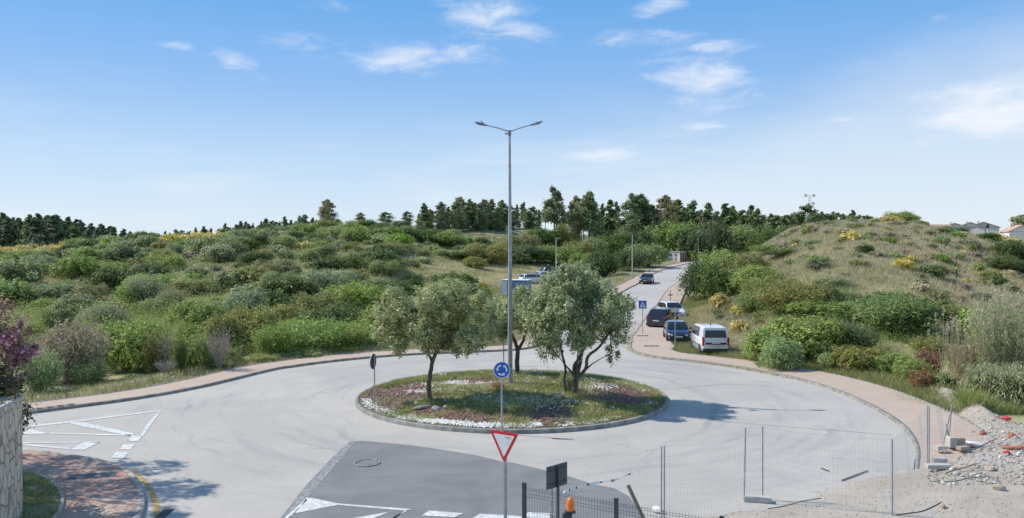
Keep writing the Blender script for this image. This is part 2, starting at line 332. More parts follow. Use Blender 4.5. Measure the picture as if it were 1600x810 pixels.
class MB:
    """collects polygons, then builds ONE mesh object"""
    def __init__(s): s.v = []; s.f = []; s.sm = []
    def add(s, vs, fs, smooth=False):
        k = len(s.v); s.v += [tuple(map(float, p)) for p in vs]; s.f += [tuple(i + k for i in f) for f in fs]; s.sm += [smooth] * len(fs)
    def box(s, c, d, rz=0, rx=0, ry=0):
        m = Matrix.Translation(c) @ Matrix.Rotation(rz, 4, 'Z') @ Matrix.Rotation(ry, 4, 'Y') @ Matrix.Rotation(rx, 4, 'X')
        hx, hy, hz = d[0] / 2, d[1] / 2, d[2] / 2
        e = min(hx, hy, hz) * .12
        vs = []
        for z, i in ((-hz, e), (-hz + e, 0), (hz - e, 0), (hz, e)):
            for x, y in ((-hx + i, -hy + i), (hx - i, -hy + i), (hx - i, hy - i), (-hx + i, hy - i)): vs.append(m @ Vector((x, y, z)))
        fs = [(3, 2, 1, 0), (12, 13, 14, 15)]
        for l in range(3):
            for q in range(4): fs.append((l * 4 + q, l * 4 + (q + 1) % 4, l * 4 + 4 + (q + 1) % 4, l * 4 + 4 + q))
        s.add(vs, fs)
    def tube(s, pts, rad, n=8, caps=True, smooth=True):
        pts = [Vector(p) for p in pts]
        if not hasattr(rad, '__len__'): rad = [rad] * len(pts)
        vs = []; prev = None
        for i, p in enumerate(pts):
            d = (pts[min(i + 1, len(pts) - 1)] - pts[max(i - 1, 0)]).normalized()
            if prev is None:
                a = d.orthogonal().normalized()
            else:
                a = (prev - d * prev.dot(d)).normalized()
            prev = a; b = d.cross(a)
            for k in range(n):
                t = 2 * math.pi * k / n; vs.append(p + (a * math.cos(t) + b * math.sin(t)) * rad[i])
        fs = []
        for i in range(len(pts) - 1):
            for k in range(n): fs.append((i * n + k, i * n + (k + 1) % n, (i + 1) * n + (k + 1) % n, (i + 1) * n + k))
        s.add(vs, fs, smooth)
        if caps: s.add([vs[k] for k in range(n)], [tuple(reversed(range(n)))]); s.add([vs[len(vs) - n + k] for k in range(n)], [tuple(range(n))])
    def poly(s, pts): s.add(pts, [tuple(range(len(pts)))])
    def prism(s, pts, n):
        """closed planar outline thickened by the vector n"""
        n = Vector(n); a = [Vector(p) for p in pts]; k = len(a)
        s.add(a + [p + n for p in a], [tuple(reversed(range(k))), tuple(range(k, 2 * k))] + [(i, (i + 1) % k, k + (i + 1) % k, k + i) for i in range(k)])
    def build(s, name, material, parent=None, loc=(0, 0, 0), tri=False):
        me = bpy.data.meshes.new(name); me.from_pydata(s.v, [], s.f); me.polygons.foreach_set('use_smooth', s.sm)
        if tri:
            import bmesh
            bm = bmesh.new(); bm.from_mesh(me); bmesh.ops.triangulate(bm, faces=bm.faces); bm.to_mesh(me); bm.free()
        me.update(); me.materials.append(material); return link(name, me, parent, loc)
def tag(o, label=None, cat=None, group=None, kind=None):
    if label: o['label'] = label
    if cat: o['category'] = cat
    if group: o['group'] = group
    if kind: o['kind'] = kind
    return o
def struct(o, kind='structure', label=None): o['kind'] = kind; o['label'] = label or o.name.replace('_', ' '); o['category'] = o.name.split('.')[0].replace('_', ' '); return o
def empty(name, loc=(0, 0, 0), rz=0, **k):
    o = bpy.data.objects.new(name, None); COL.objects.link(o); o.location = loc; o.rotation_euler = (0, 0, rz); o.empty_display_size = .3
    return tag(o, **k)
def copy_tree(o, parent=None):
    c = o.copy(); COL.objects.link(c); c.parent = parent
    for ch in list(o.children): copy_tree(ch, c)
    return c
def gp(px, py, z=0.0):
    """the point of height z that the photograph shows at this pixel"""
    Y = (CAMZ - z) * F / (py - HY); return ((px - 800) / F * Y, Y, z)
def at(px, py, Y): return ((px - 800) / F * Y, Y, CAMZ - (py - HY) / F * Y)
def cr(pts, per=8):
    P = [np.array(p, float) for p in pts]; P = [2 * P[0] - P[1]] + P + [2 * P[-1] - P[-2]]; out = []
    for i in range(1, len(P) - 2):
        for k in range(per):
            t = k / per; a, b, c, d = P[i - 1:i + 3]
            out.append(.5 * (2 * b + (c - a) * t + (2 * a - 5 * b + 4 * c - d) * t * t + (3 * b - a - 3 * c + d) * t ** 3))
    out.append(P[-2]); return np.array(out)
def vnoise(x, y, seed=0):
    xi = np.floor(x).astype(np.int64); yi = np.floor(y).astype(np.int64); fx = x - xi; fy = y - yi
    fx = fx * fx * (3 - 2 * fx); fy = fy * fy * (3 - 2 * fy)
    def h(a, b):
        n = (a * 374761393 + b * 668265263 + seed * 974634777) & 0x7fffffff
        n = ((n ^ (n >> 13)) * 1274126177) & 0x7fffffff; return ((n ^ (n >> 16)) & 0xffff) / 65535.0
    return (h(xi, yi) * (1 - fx) + h(xi + 1, yi) * fx) * (1 - fy) + (h(xi, yi + 1) * (1 - fx) + h(xi + 1, yi + 1) * fx) * fy
def fbm(x, y, sc, oct=4, seed=0):
    x = np.asarray(x, float) / sc; y = np.asarray(y, float) / sc; s = 0; a = 1; t = 0
    for i in range(oct): s = s + a * vnoise(x, y, seed + i); t += a; a *= .5; x = x * 2.03; y = y * 2.03
    return s / t
def sst(x, a, b): t = np.clip((x - a) / (b - a), 0, 1); return t * t * (3 - 2 * t)

# ---------------------------------------------------------------- road lines (metres, camera over the origin)
CX, CY = 0.0, 36.7
def zr(Y): return np.interp(Y, [0, 69, 90, 110, 120, 150, 180, 195, 230, 400], [0, 0, .35, 1.0, 1.45, 2.35, 3.3, 3.2, 2.0, 0])
arcL = [(CX + 15.6 * math.cos(R(a)), CY + 15.6 * math.sin(R(a))) for a in range(156, 97, -6)]
KL = cr([(-60, -3), (-40, 14), (-30, 23.2), (-20.3, 32.9), (-17.0, 36.4), (-15.2, 39.6)] + arcL[1:] + [(.1, 53.2), (1.6, 55), (2.6, 58.5), (3.2, 62), (4.3, 69), (6.8, 79), (10, 90), (16, 110), (19.3, 120), (28.2, 150), (41.4, 180), (50, 195), (60, 212)])
arcR = [(CX + 15.6 * math.cos(R(a)), CY + 15.6 * math.sin(R(a))) for a in range(-4, 52, 8)]
KR = cr([(12.6, 24.9), (14.0, 27.6), (15.0, 30.6), (15.45, 33.4)] + arcR + [(8.9, 49.8), (8.0, 52.2), (8.1, 54.6), (9.0, 60), (9.8, 63.4), (11.1, 69), (13.5, 79), (16.4, 90), (21.6, 110), (24.9, 120), (34.2, 150), (48, 180), (57, 195), (67, 212)])
def offset(line, d):
    T = np.gradient(line, axis=0); T /= np.linalg.norm(T, axis=1)[:, None]; return line + np.stack([-T[:, 1], T[:, 0]], 1) * d
def withz(line, dz=0): return [(p[0], p[1], float(zr(p[1])) + dz) for p in line]
OL = offset(KL, 1.95)
wR = np.interp(KR[:, 1], [25, 38, 44, 48, 52, 55, 62, 400], [2.7, 2.7, 2.6, 2.3, 2.6, 3.0, 2.5, 2.4])
OR = KR - (offset(KR, 1) - KR) * wR[:, None]
cN = np.array([[8, 60], [7.6, 69], [10.2, 79], [13.2, 90], [18.8, 110], [22.1, 120], [31.2, 150], [44.7, 180], [53.5, 195], [63, 212]], float)
cNx = lambda Y: np.interp(Y, cN[:, 1], cN[:, 0])

# ---------------------------------------------------------------- terrain
_px = [-1200, -300, 0, 200, 400, 600, 750, 850, 950, 1050, 1100, 1150, 1200, 1250, 1300, 1400, 1500, 1600, 2200]
_Y = [20, 36, 43, 50, 60, 80, 100, 120, 140, 160, 180, 200, 220, 240, 280, 400]
T = np.array([
 [0, 0, -.3, -.4, .0, 1.2, 2.6, 3.6, 4.4, 5.0, 5.3, 5.5, 5.4, 5.2, 5, 5],
 [0, 0, -.3, -.4, .0, 1.4, 2.8, 3.8, 4.6, 5.2, 5.5, 5.6, 5.4, 5.2, 5, 5],
 [0, 0, -.3, -.4, .1, 1.5, 3.0, 4.0, 4.8, 5.3, 5.6, 5.7, 5.5, 5.3, 5, 5],
 [0, 0, -.3, -.5, .0, 1.8, 3.4, 4.6, 5.6, 6.4, 6.8, 7.0, 6.8, 6.6, 6, 6],
 [0, 0, -.1, -.2, .3, 2.0, 4.0, 5.8, 7.2, 8.4, 9.4, 10.2, 10.3, 10.0, 9.5, 9],
 [0, 0, .0, -.1, .2, 1.4, 3.2, 5.2, 7.2, 9.0, 10.6, 11.8, 12.2, 12.3, 12, 11],
 [0, 0, 0, 0, .2, .8, 1.4, 1.9, 2.6, 5.0, 8.0, 10.4, 11.8, 12.3, 12.4, 12],
 [0, 0, 0, 0, .1, .6, 1.0, 1.5, 2.1, 3.4, 5.6, 8.4, 10.6, 11.6, 12.4, 12],
 [0, 0, 0, 0, 0, .3, .9, 1.4, 2.0, 2.7, 3.3, 4.6, 6.6, 8.4, 10.6, 11],
 [0, 0, 0, 0, 0, .3, .8, 1.4, 2.0, 2.6, 3.2, 3.5, 4.2, 5.5, 8.0, 9],
 [0, 0, 0, .1, .3, .9, 1.4, 1.6, 2.2, 2.9, 3.4, 3.8, 4.4, 5.2, 7.0, 8],
 [0, 0, 0, .1, .5, 1.7, 2.8, 3.4, 3.6, 3.8, 3.9, 4.2, 4.6, 5.2, 6.5, 7],
 [0, 0, 0, .1, 1.0, 4.2, 6.3, 7.0, 6.6, 6.0, 5.6, 5.4, 5.4, 5.6, 6.5, 7],
 [0, 0, 0, .3, 1.8, 6.2, 8.7, 9.2, 9.0, 8.4, 8, 8, 8, 8, 8, 8],
 [0, 0, .1, .6, 2.5, 7.0, 9.6, 10.1, 10.0, 9.4, 9, 9, 9, 9, 9, 9],
 [0, 0, .1, .6, 2.3, 6.9, 9.8, 10.5, 10.4, 10, 9.6, 9.4, 9, 9, 9, 9],
 [0, 0, .0, .3, 1.5, 4.6, 7.6, 8.6, 8.6, 8.4, 8.4, 8.6, 8.8, 9, 9, 9],
 [0, 0, .0, .2, 1.0, 3.4, 5.8, 6.8, 7.0, 7.2, 7.4, 7.6, 7.8, 8, 8, 8],
 [0, 0, .0, .2, .8, 2.6, 4.6, 5.6, 6.0, 6.2, 6.4, 6.6, 6.8, 7, 7, 7]], float)
_gx = np.arange(-1200, 2201, 20.); _gy = np.arange(20, 401, 4.)
G = np.array([np.interp(_gy, _Y, T[i]) for i in range(len(_px))])
G = np.array([np.interp(_gx, _px, G[:, j]) for j in range(len(_gy))])      # (gy, gx)
for _ in range(2):
    P_ = np.pad(G, 1, mode='edge'); G = (P_[1:-1, 1:-1] * 2 + P_[:-2, 1:-1] + P_[2:, 1:-1] + P_[1:-1, :-2] + P_[1:-1, 2:]) / 6
def _samp(px, Y):
    u = np.clip((px + 1200) / 20, 0, len(_gx) - 1.001); v = np.clip((Y - 20) / 4, 0, len(_gy) - 1.001)
    i = u.astype(int); j = v.astype(int); a = u - i; b = v - j
    return (G[j, i] * (1 - a) + G[j, i + 1] * a) * (1 - b) + (G[j + 1, i] * (1 - a) + G[j + 1, i + 1] * a) * b
def paved(X, Y):
    """~1 on road and pavements, 0 in open land, with a soft edge"""
    X = np.asarray(X, float); Y = np.asarray(Y, float)
    d = np.hypot(X - CX, Y - CY)
    m = 1 - sst(d, 18.6, 21)
    dn = np.abs(X - cNx(Y)) * .85; m = np.maximum(m, (1 - sst(dn, 6.0, 9)) * (Y > 50) * (Y < 215))
    m = np.maximum(m, (1 - sst(Y - (53.2 + X), 2.6, 5)) * (X < -10))      # west leg
    m = np.maximum(m, 1 - sst(Y, 28, 33) * 1.0 if np.ndim(Y) == 0 else (1 - sst(Y, 28, 33)))
    pk = (1 - sst(np.abs(X - np.interp(Y, [100, 150], [-2, 3])), 10, 15)) * sst(Y, 105, 115) * (1 - sst(Y, 142, 152))
    return np.clip(m, 0, 1), np.clip(pk, 0, 1)
def H(X, Y):
    X = np.atleast_1d(np.asarray(X, float)); Y = np.atleast_1d(np.asarray(Y, float))
    Yc = np.clip(Y, 20, 400); px = 800 + X / np.maximum(Y, 20) * F
    z = _samp(px, Yc)
    n = (fbm(X, Y, 14, 4, 3) - .5) * 2.4 + (fbm(X, Y, 3.5, 3, 9) - .5) * .7
    m, pk = paved(X, Y); far = sst(Y, 40, 75)
    z = z + n * (1 - m) * (1 - pk * .85) * (.18 + .82 * far)
    dc = np.hypot(X - CX, Y - CY); dn = np.abs(X - cNx(Y)) * .85
    ins = np.maximum.reduce([1 - sst(dc, 18.3, 18.8), (1 - sst(dn, 4.9, 5.6)) * (Y > 50), (1 - sst(Y - (53.2 + X), 2.5, 3.2)) * (X < -10), (Y < 31) * 1.0])
    z = z * (1 - m) + (zr(Y) - .07 + .165 * (1 - ins)) * m
    d = np.hypot(X, Y); z = np.where(d > 420, z * np.clip(1 - (d - 420) / 800, .4, 1), z)
    return z
def h(x, y): return float(H(x, y)[0])

def axis(lo, hi, step, far, grow=1.12):
    a = list(np.arange(lo, hi + .01, step)); s = step
    while a[-1] < far: s *= grow; a.append(a[-1] + s)
    s = step; b = [lo]
    while b[-1] > -far: s *= grow; b.append(b[-1] - s)
    return np.array(sorted(b[1:] + a))
gx = axis(-85, 95, 1.0, 2500); gy = axis(-10, 235, 1.0, 2500)
XX, YY = np.meshgrid(gx, gy); ZZ = H(XX.ravel(), YY.ravel())
V = np.stack([XX.ravel(), YY.ravel(), ZZ], 1); nx, ny = len(gx), len(gy)
ii = (np.arange(ny - 1)[:, None] * nx + np.arange(nx - 1)[None]).ravel()
Fq = np.stack([ii, ii + 1, ii + nx + 1, ii + nx], 1)
me = mesh_np('ground', V, Fq, M['ground'], True)
pxv = 800 + V[:, 0] / np.maximum(V[:, 1], 20) * F
right = sst(pxv, 1120, 1250); zone = np.zeros((len(V), 4), np.float32)
zone[:, 0] = np.clip(.14 + .42 * right + .3 * (1 - sst(V[:, 1], 46, 52)) + .5 * paved(V[:, 0], V[:, 1])[1], 0, 1)
zone[:, 1] = np.clip(.12 + .25 * (1 - right) * sst(V[:, 1], 100, 160) + .35 * sst(pxv, 1000, 1060) * (1 - sst(pxv, 1160, 1220)) * (1 - sst(V[:, 1], 65, 100)), 0, 1)
zone[:, 2] = ((V[:, 1] < 30) & (V[:, 0] > 8)) * 1.0
ca = me.color_attributes.new('zone', 'FLOAT_COLOR', 'POINT'); zone[:, 3] = 1; ca.data.foreach_set('color', zone.ravel())
struct(link('ground', me), label='hilly ground with scrub, dry grass and bare soil')

# ---------------------------------------------------------------- roads, pavements, kerbs
def strip(name, A, B, material):
    A = [tuple(p) for p in A]; B = [tuple(p) for p in B]; n = len(A)
    me = mesh_np(name, np.array(A + B), np.array([(i, i + 1, n + i + 1, n + i) for i in range(n - 1)]), material, True)
    me.validate(); o = link(name, me); return struct(o)
def fillpoly(name, pts, material, z=None):
    m = MB(); m.poly([(p[0], p[1], p[2] if z is None else z) for p in pts]); o = m.build(name, material, tri=True); return struct(o)
nl = int(np.argmin(np.abs(KL[:, 1] - 69) + (KL[:, 0] < 0) * 99)); nr = int(np.argmin(np.abs(KR[:, 1] - 69) + (KR[:, 0] < 0) * 99))
# corner kerb on the left (outer edge of the brick pavement)
KC = cr([(-40, 4), (-30, 14), (-22, 24.3), (-18.6, 26.6), (-16.5, 26.9), (-14.2, 26.1), (-12.2, 24.9), (-10.7, 22.9), (-9.6, 20.6), (-9.1, 18), (-8.9, 12), (-8.9, 4)])
SE = cr([(12.6, 24.9), (10.2, 23.3), (7.4, 21.0), (6.0, 18.5), (5.6, 12), (5.6, 4)])
out = [tuple(p) for p in KL[:nl + 1]] + [tuple(p) for p in KR[:nr + 1][::-1]] + [tuple(p) for p in SE[1:]] + [tuple(p) for p in KC[::-1]]
o = fillpoly('road', [(p[0], p[1], 0) for p in out], M['road']); o['label'] = 'pale worn asphalt roundabout road'
a = KL[nl:]; b = KR[nr:]; n = 60
def res(line, n):
    s = np.r_[0, np.cumsum(np.linalg.norm(np.diff(line, axis=0), axis=1))]; t = np.linspace(0, s[-1], n); return np.stack([np.interp(t, s, line[:, 0]), np.interp(t, s, line[:, 1])], 1)
o = strip('road', withz(res(a, n)), withz(res(b, n)), M['road']); o['label'] = 'asphalt road climbing north to the crest'
o = strip('pavement', withz(KL, .118), withz(OL, .118), M['pave']); o['label'] = 'pink pavement round the far left of the roundabout'
rampR = -.16 * (1 - sst(np.arange(len(KR)), 1, 11)); WZ = lambda L_, dz: [(p[0], p[1], float(zr(p[1])) + dz + float(q)) for p, q in zip(L_, rampR)]
o = strip('pavement', WZ(KR, .118), WZ(OR, .118), M['pave']); o['label'] = 'pink pavement round the right of the roundabout'
def kerb(line3, wdt=.15, hgt=.125, name='kerb', material=None):
    """kerb stones swept along a line; the line is the road side face"""
    L = np.array(line3); T2 = np.gradient(L[:, :2], axis=0); T2 /= np.linalg.norm(T2, axis=1)[:, None]; N2 = np.stack([-T2[:, 1], T2[:, 0]], 1)
    sec = [(0, -.3), (.0, hgt - .025), (.025, hgt), (abs(wdt), hgt), (abs(wdt), -.3)]; sg = 1 if wdt > 0 else -1
    V = []; 
    for q, (x, z) in enumerate(sec): V.append(np.c_[L[:, :2] + N2 * x * sg, L[:, 2] + z])
    n = len(L); Fs = []
    for q in range(4):
        for i in range(n - 1): Fs.append((q * n + i, q * n + i + 1, (q + 1) * n + i + 1, (q + 1) * n + i))
    o = link(name, mesh_np(name, np.concatenate(V), np.array(Fs), material or M['kerb'])); return struct(o)
o = kerb(withz(KL), .15, .128); o['label'] = 'dark kerb along the far left pavement'
o = kerb(WZ(KR, 0), -.15, .126); o['label'] = 'kerb along the right hand pavement'
kerb(withz(OL, .0), .08, .15)['label'] = 'back edging of the left pavement'
kerb(WZ(OR, .0), -.08, .14)['label'] = 'back edging of the right pavement'
KC3 = [(p[0], p[1], 0) for p in KC]; o = kerb(KC3, -.16, .128, material=M['concrete']); o['label'] = 'pale rounded kerb at the brick pavement corner'
bp = [(p[0], p[1]) for p in KC] + [(-45, 4)]
o = fillpoly('pavement', bp, M['brick'], .118); o['label'] = 'brick paved corner beside the stone wall'
# yellow line on the road round the corner
yl = cr([gp(200, 737), gp(222, 754), gp(236, 778), gp(240, 800), gp(238, 825)], 6); Y2 = offset(yl[:, :2], .15)
strip('yellow_line', [(p[0], p[1], .006) for p in yl[:, :2]], [(p[0], p[1], .006) for p in Y2], M['yellow'])['label'] = 'worn yellow line painted round the corner kerb'
# gutter weeds between kerb and line are added with the grass
# dark asphalt patch and its milled edge
def P6(*zs): return [(400 + x * .321, 550 + y * .321) for x, y in zs]
patch_px = P6((455, 437), (520, 433), (600, 440), (760, 455), (900, 475), (1080, 505), (1200, 535)) + [(800, 723), (848, 734), (887, 744), (928, 757), (960, 763), (982, 775), (995, 792), (1003, 812), (1004, 850), (330, 1000)] + P6((-20, 930), (130, 800), (250, 640), (380, 505))
fillpoly('road_patch', [gp(x, y, .004) for x, y in patch_px], M['patch'])['label'] = 'darker grey asphalt patch at the near entry'
mil = P6((455, 437), (380, 505), (250, 640), (130, 795), (60, 880)); mil2 = P6((478, 440), (415, 520), (300, 655), (195, 780), (120, 880))
strip('road_patch', [gp(x, y, .008) for x, y in mil], [gp(x, y, .008) for x, y in mil2], M['milled'])['label'] = 'rough milled strip along the asphalt patch'
# painted markings
def P5(*zs): return [(x * .321, 550 + y * .321) for x, y in zs]
marks = [P5((90, 366), (115, 362), (330, 339), (720, 290), (780, 283), (782, 288), (720, 296), (330, 346), (115, 369), (90, 372)),
         P5((330, 347), (385, 340), (540, 371), (660, 400), (630, 408), (500, 384)), P5((776, 289), (783, 289), (697, 410), (684, 410), (712, 352)),
         P5((240, 393), (640, 403), (660, 409), (240, 399)), P5((60, 380), (115, 378), (150, 378), (240, 397), (115, 402), (60, 402)),
         P5((60, 441), (400, 438), (490, 436), (482, 441), (60, 446)), P5((398, 443), (488, 438), (410, 478), (343, 475)),
         P5((60, 440), (115, 447), (345, 468), (338, 475), (60, 450)), P5((642, 409), (692, 410), (670, 435), (622, 433)),
         P5((602, 449), (655, 450), (636, 475), (584, 475)), P5((566, 486), (624, 490), (602, 518), (540, 515)),
         P6((247, 711), (272, 711), (400, 738), (398, 745), (192, 785)), P6((240, 716), (250, 722), (150, 812), (90, 870), (70, 870), (140, 808)),
         P6((400, 738), (755, 765), (738, 774), (400, 745.5)), P6((752, 767), (722, 775), (560, 870), (590, 870), (655, 812)),
         P6((657, 777), (632, 785), (480, 850), (380, 850), (470, 810)), P6((842, 772), (1012, 785), (966, 805), (806, 797)),
         P6((1092, 788), (1242, 796), (1300, 802), (1270, 830), (1040, 815)), [(826, 800), (866, 803), (862, 812), (816, 808)]]
mm = MB()
for q in marks: mm.poly([gp(x, y, .0125) for x, y in q])
struct(mm.build('road_markings', M['paint'], tri=True))['label'] = 'white painted give way and chevron markings'
for lab_, ln_ in (('dark joint crossing the asphalt right of the island', [(1063, 653), (1130, 659), (1200, 665), (1290, 672), (1393, 680)]), ('dark joint behind the island on the right', [(1022, 608), (1075, 606), (1130, 601), (1175, 602), (1210, 604)]), ('short joint before the navy car', [(955, 570), (1010, 578), (1060, 585), (1090, 591)])):
    P_ = cr([gp(*q, .0) for q in ln_], 5)[:, :2]; strip('road_joint', [(p[0], p[1], .0045) for p in P_], [(p[0], p[1], .0045) for p in offset(P_, .035)], mat('joint_bitumen', (.17, .165, .16), .9))['label'] = lab_
def rotrect(c, sx, sy, rz, z):
    out = []
    for x, y in ((-1, -1), (1, -1), (1, 1), (-1, 1)):
        out.append((c[0] + x * sx / 2 * math.cos(rz) - y * sy / 2 * math.sin(rz), c[1] + x * sx / 2 * math.sin(rz) + y * sy / 2 * math.cos(rz), z))
    return out
def cover_rect(c, sx, sy, rz, z, label, name='drain_grate', bars=7):
    t = empty(name, (c[0], c[1], z), rz, label=label, cat='drain cover'); m = MB()
    m.box((0, 0, 0), (sx, sy, .02)); m.build('frame', M['grate'], t); b = MB()
    for k in range(bars): b.box((-sx / 2 + sx * (k + .5) / bars, 0, .014), (sx / bars * .55, sy * .82, .014))
    b.build('grille', M['dark'], t)
cover_rect(gp(141, 744, .12), 1.35, .55, .25, .124, 'grey rectangular utility cover set in the brick corner pavement', 'utility_cover', 3)
cover_rect(gp(257, 803), .28, .7, .05, .0, 'dark gutter grate at the yellow line')
cover_rect(gp(78, 637, .12), 2.0, .35, .8, .122, 'long grey cover in the pink pavement at far left', 'utility_cover', 5)
cover_rect(gp(1004, 525, .12), .9, .5, 0, .124, 'small dark cover in the pavement by the crossing sign', 'utility_cover', 3)
cover_rect(gp(1018, 541, .12), 1.1, .45, 0, .124, 'small dark cover in the pavement tip near the navy car', 'utility_cover', 3)
# round manhole in the dark patch
mh = empty('manhole_cover', gp(574, 724, .008), label='round manhole cover in the dark asphalt patch', cat='manhole cover')
m = MB(); m.tube([(0, 0, -.01), (0, 0, .012)], .34, 28, smooth=False); m.build('lid', M['patch'], mh)
m = MB(); m.tube([(.40 * math.cos(t), .40 * math.sin(t), .004) for t in np.linspace(0, 6.283, 29)], .03, 5, False); m.build('rim', M['milled'], mh)
# grass bed behind the brick pavement
gbp = cr([gp(-30, 733, .12), gp(37, 739, .12), gp(64, 746, .12), gp(83, 759, .12), gp(94, 777, .12), gp(92, 795, .12), gp(80, 811, .12), gp(55, 840, .12), gp(40, 870, .12)], 5)
bed = [(p[0], p[1], .135) for p in gbp] + [(-13.2, 12, .135), (-24, 12, .135), (-26, 20, .135)]
fillpoly('flower_bed', bed, M['ground'])['label'] = 'weedy grass bed between wall end and brick pavement'
kerb([(p[0], p[1], .115) for p in gbp], .09, .06, material=M['concrete'])['label'] = 'thin edging of the weedy bed'

# ---------------------------------------------------------------- dirt lot, bottom right
def inpoly(X, Y, poly):
    X = np.asarray(X); Y = np.asarray(Y); ins = np.zeros(X.shape, bool); n = len(poly); dmin = np.full(X.shape, 1e9)
    for i in range(n):
        x1, y1 = poly[i][:2]; x2, y2 = poly[(i + 1) % n][:2]
        c = ((y1 > Y) != (y2 > Y)) & (X < (x2 - x1) * (Y - y1) / ((y2 - y1) if y2 != y1 else 1e-9) + x1); ins ^= c
        L = (x2 - x1) ** 2 + (y2 - y1) ** 2 + 1e-9; t = np.clip(((X - x1) * (x2 - x1) + (Y - y1) * (y2 - y1)) / L, 0, 1)
        dmin = np.minimum(dmin, np.hypot(X - x1 - t * (x2 - x1), Y - y1 - t * (y2 - y1)))
    return ins, np.where(ins, dmin, -dmin)
dpoly = [gp(1398, 728), gp(1330, 742), gp(1260, 765), gp(1200, 790), gp(1140, 800), gp(1100, 806), (4.9, 19), (4.6, 15), (4.6, 8), (60, 8), (60, 34), gp(1600, 664), gp(1570, 648), gp(1530, 628), gp(1500, 612), gp(1450, 600), gp(1415, 598), gp(1405, 603), gp(1440, 626), gp(1460, 634), gp(1490, 652), gp(1510, 680), gp(1500, 712), gp(1450, 735)]
dx_ = np.arange(2, 60.1, .2); dy_ = np.arange(8, 42, .2); DX, DY = np.meshgrid(dx_, dy_); ins, dd = inpoly(DX, DY, dpoly)
ew = (fbm(DX, DY, 1.6, 4, 21) - .5) * 1.5
md = np.exp(-(((DX - gp(1500, 640)[0]) / 1.7) ** 2 + ((DY - 33.2) / 2.1) ** 2)) * .55 + np.exp(-(((DX - 20.4) / 1.4) ** 2 + ((DY - 36.8) / 1.4) ** 2)) * .35
def dirt_h(X, Y):
    _, d = inpoly(X, Y, dpoly); e = (fbm(X, Y, 1.6, 4, 21) - .5) * 1.5
    rub = sst(X, 12.5, 15.5) * sst(Y, 23, 26)
    m_ = np.exp(-(((X - 18.9) / 1.9) ** 2 + ((Y - 33.2) / 2.1) ** 2)) * .55 + np.exp(-(((X - 20.4) / 1.6) ** 2 + ((Y - 36.8) / 1.5) ** 2)) * .4
    return -.05 + sst(d + e, -.35, .9) * (.10 + .13 * sst(X, 10.6, 12.8)) + sst(d, 0, 2) * (m_ + (fbm(X, Y, 2.2, 5, 5) - .4) * (.04 + .07 * rub))
DZ = dirt_h(DX.ravel(), DY.ravel()); n1, n2 = len(dx_), len(dy_)
ii = (np.arange(n2 - 1)[:, None] * n1 + np.arange(n1 - 1)[None]).ravel(); keep = (dd.ravel()[ii] > -1.2)
struct(link('dirt_lot', mesh_np('dirt_lot', np.stack([DX.ravel(), DY.ravel(), DZ], 1), np.stack([ii, ii + 1, ii + n1 + 1, ii + n1], 1)[keep], M['dirt'], True)))['label'] = 'bare building lot of pale dirt and rubble'
def dh(x, y): return float(dirt_h(np.array([x]), np.array([y]))[0])

# ---------------------------------------------------------------- roundabout island
IR = 7.12
def isl(X, Y):
    r = np.hypot(X - CX, Y - CY); return .12 + .38 * (1 - np.clip(r / IR, 0, 1) ** 2) + (fbm(X, Y, 1.2, 4, 8) - .5) * .10 * (r < IR - .3)
rr_ = np.linspace(0, IR - .12, 30); aa_ = np.linspace(0, 2 * math.pi, 97)[:-1]
V = [(CX, CY, float(isl(np.array(CX), np.array(CY))))]; Fs = []
for r in rr_[1:]:
    x = CX + r * np.cos(aa_); y = CY + r * np.sin(aa_); V += list(zip(x, y, isl(x, y)))
for k in range(96): Fs.append((0, 1 + k, 1 + (k + 1) % 96, 1 + (k + 1) % 96))
tri = [(0, 1 + k, 1 + (k + 1) % 96) for k in range(96)]
qd = [(1 + i * 96 + k, 1 + (i + 1) * 96 + k, 1 + (i + 1) * 96 + (k + 1) % 96, 1 + i * 96 + (k + 1) % 96) for i in range(28) for k in range(96)]
m = MB(); m.add(V, tri + qd, True); struct(m.build('island_ground', M['island']))['label'] = 'domed planted ground of the roundabout island'
ring = [(CX + IR * math.cos(t), CY + IR * math.sin(t), 0) for t in np.linspace(0, 2 * math.pi, 121)]
kerb(ring, .17, .16)['label'] = 'round concrete kerb of the island'
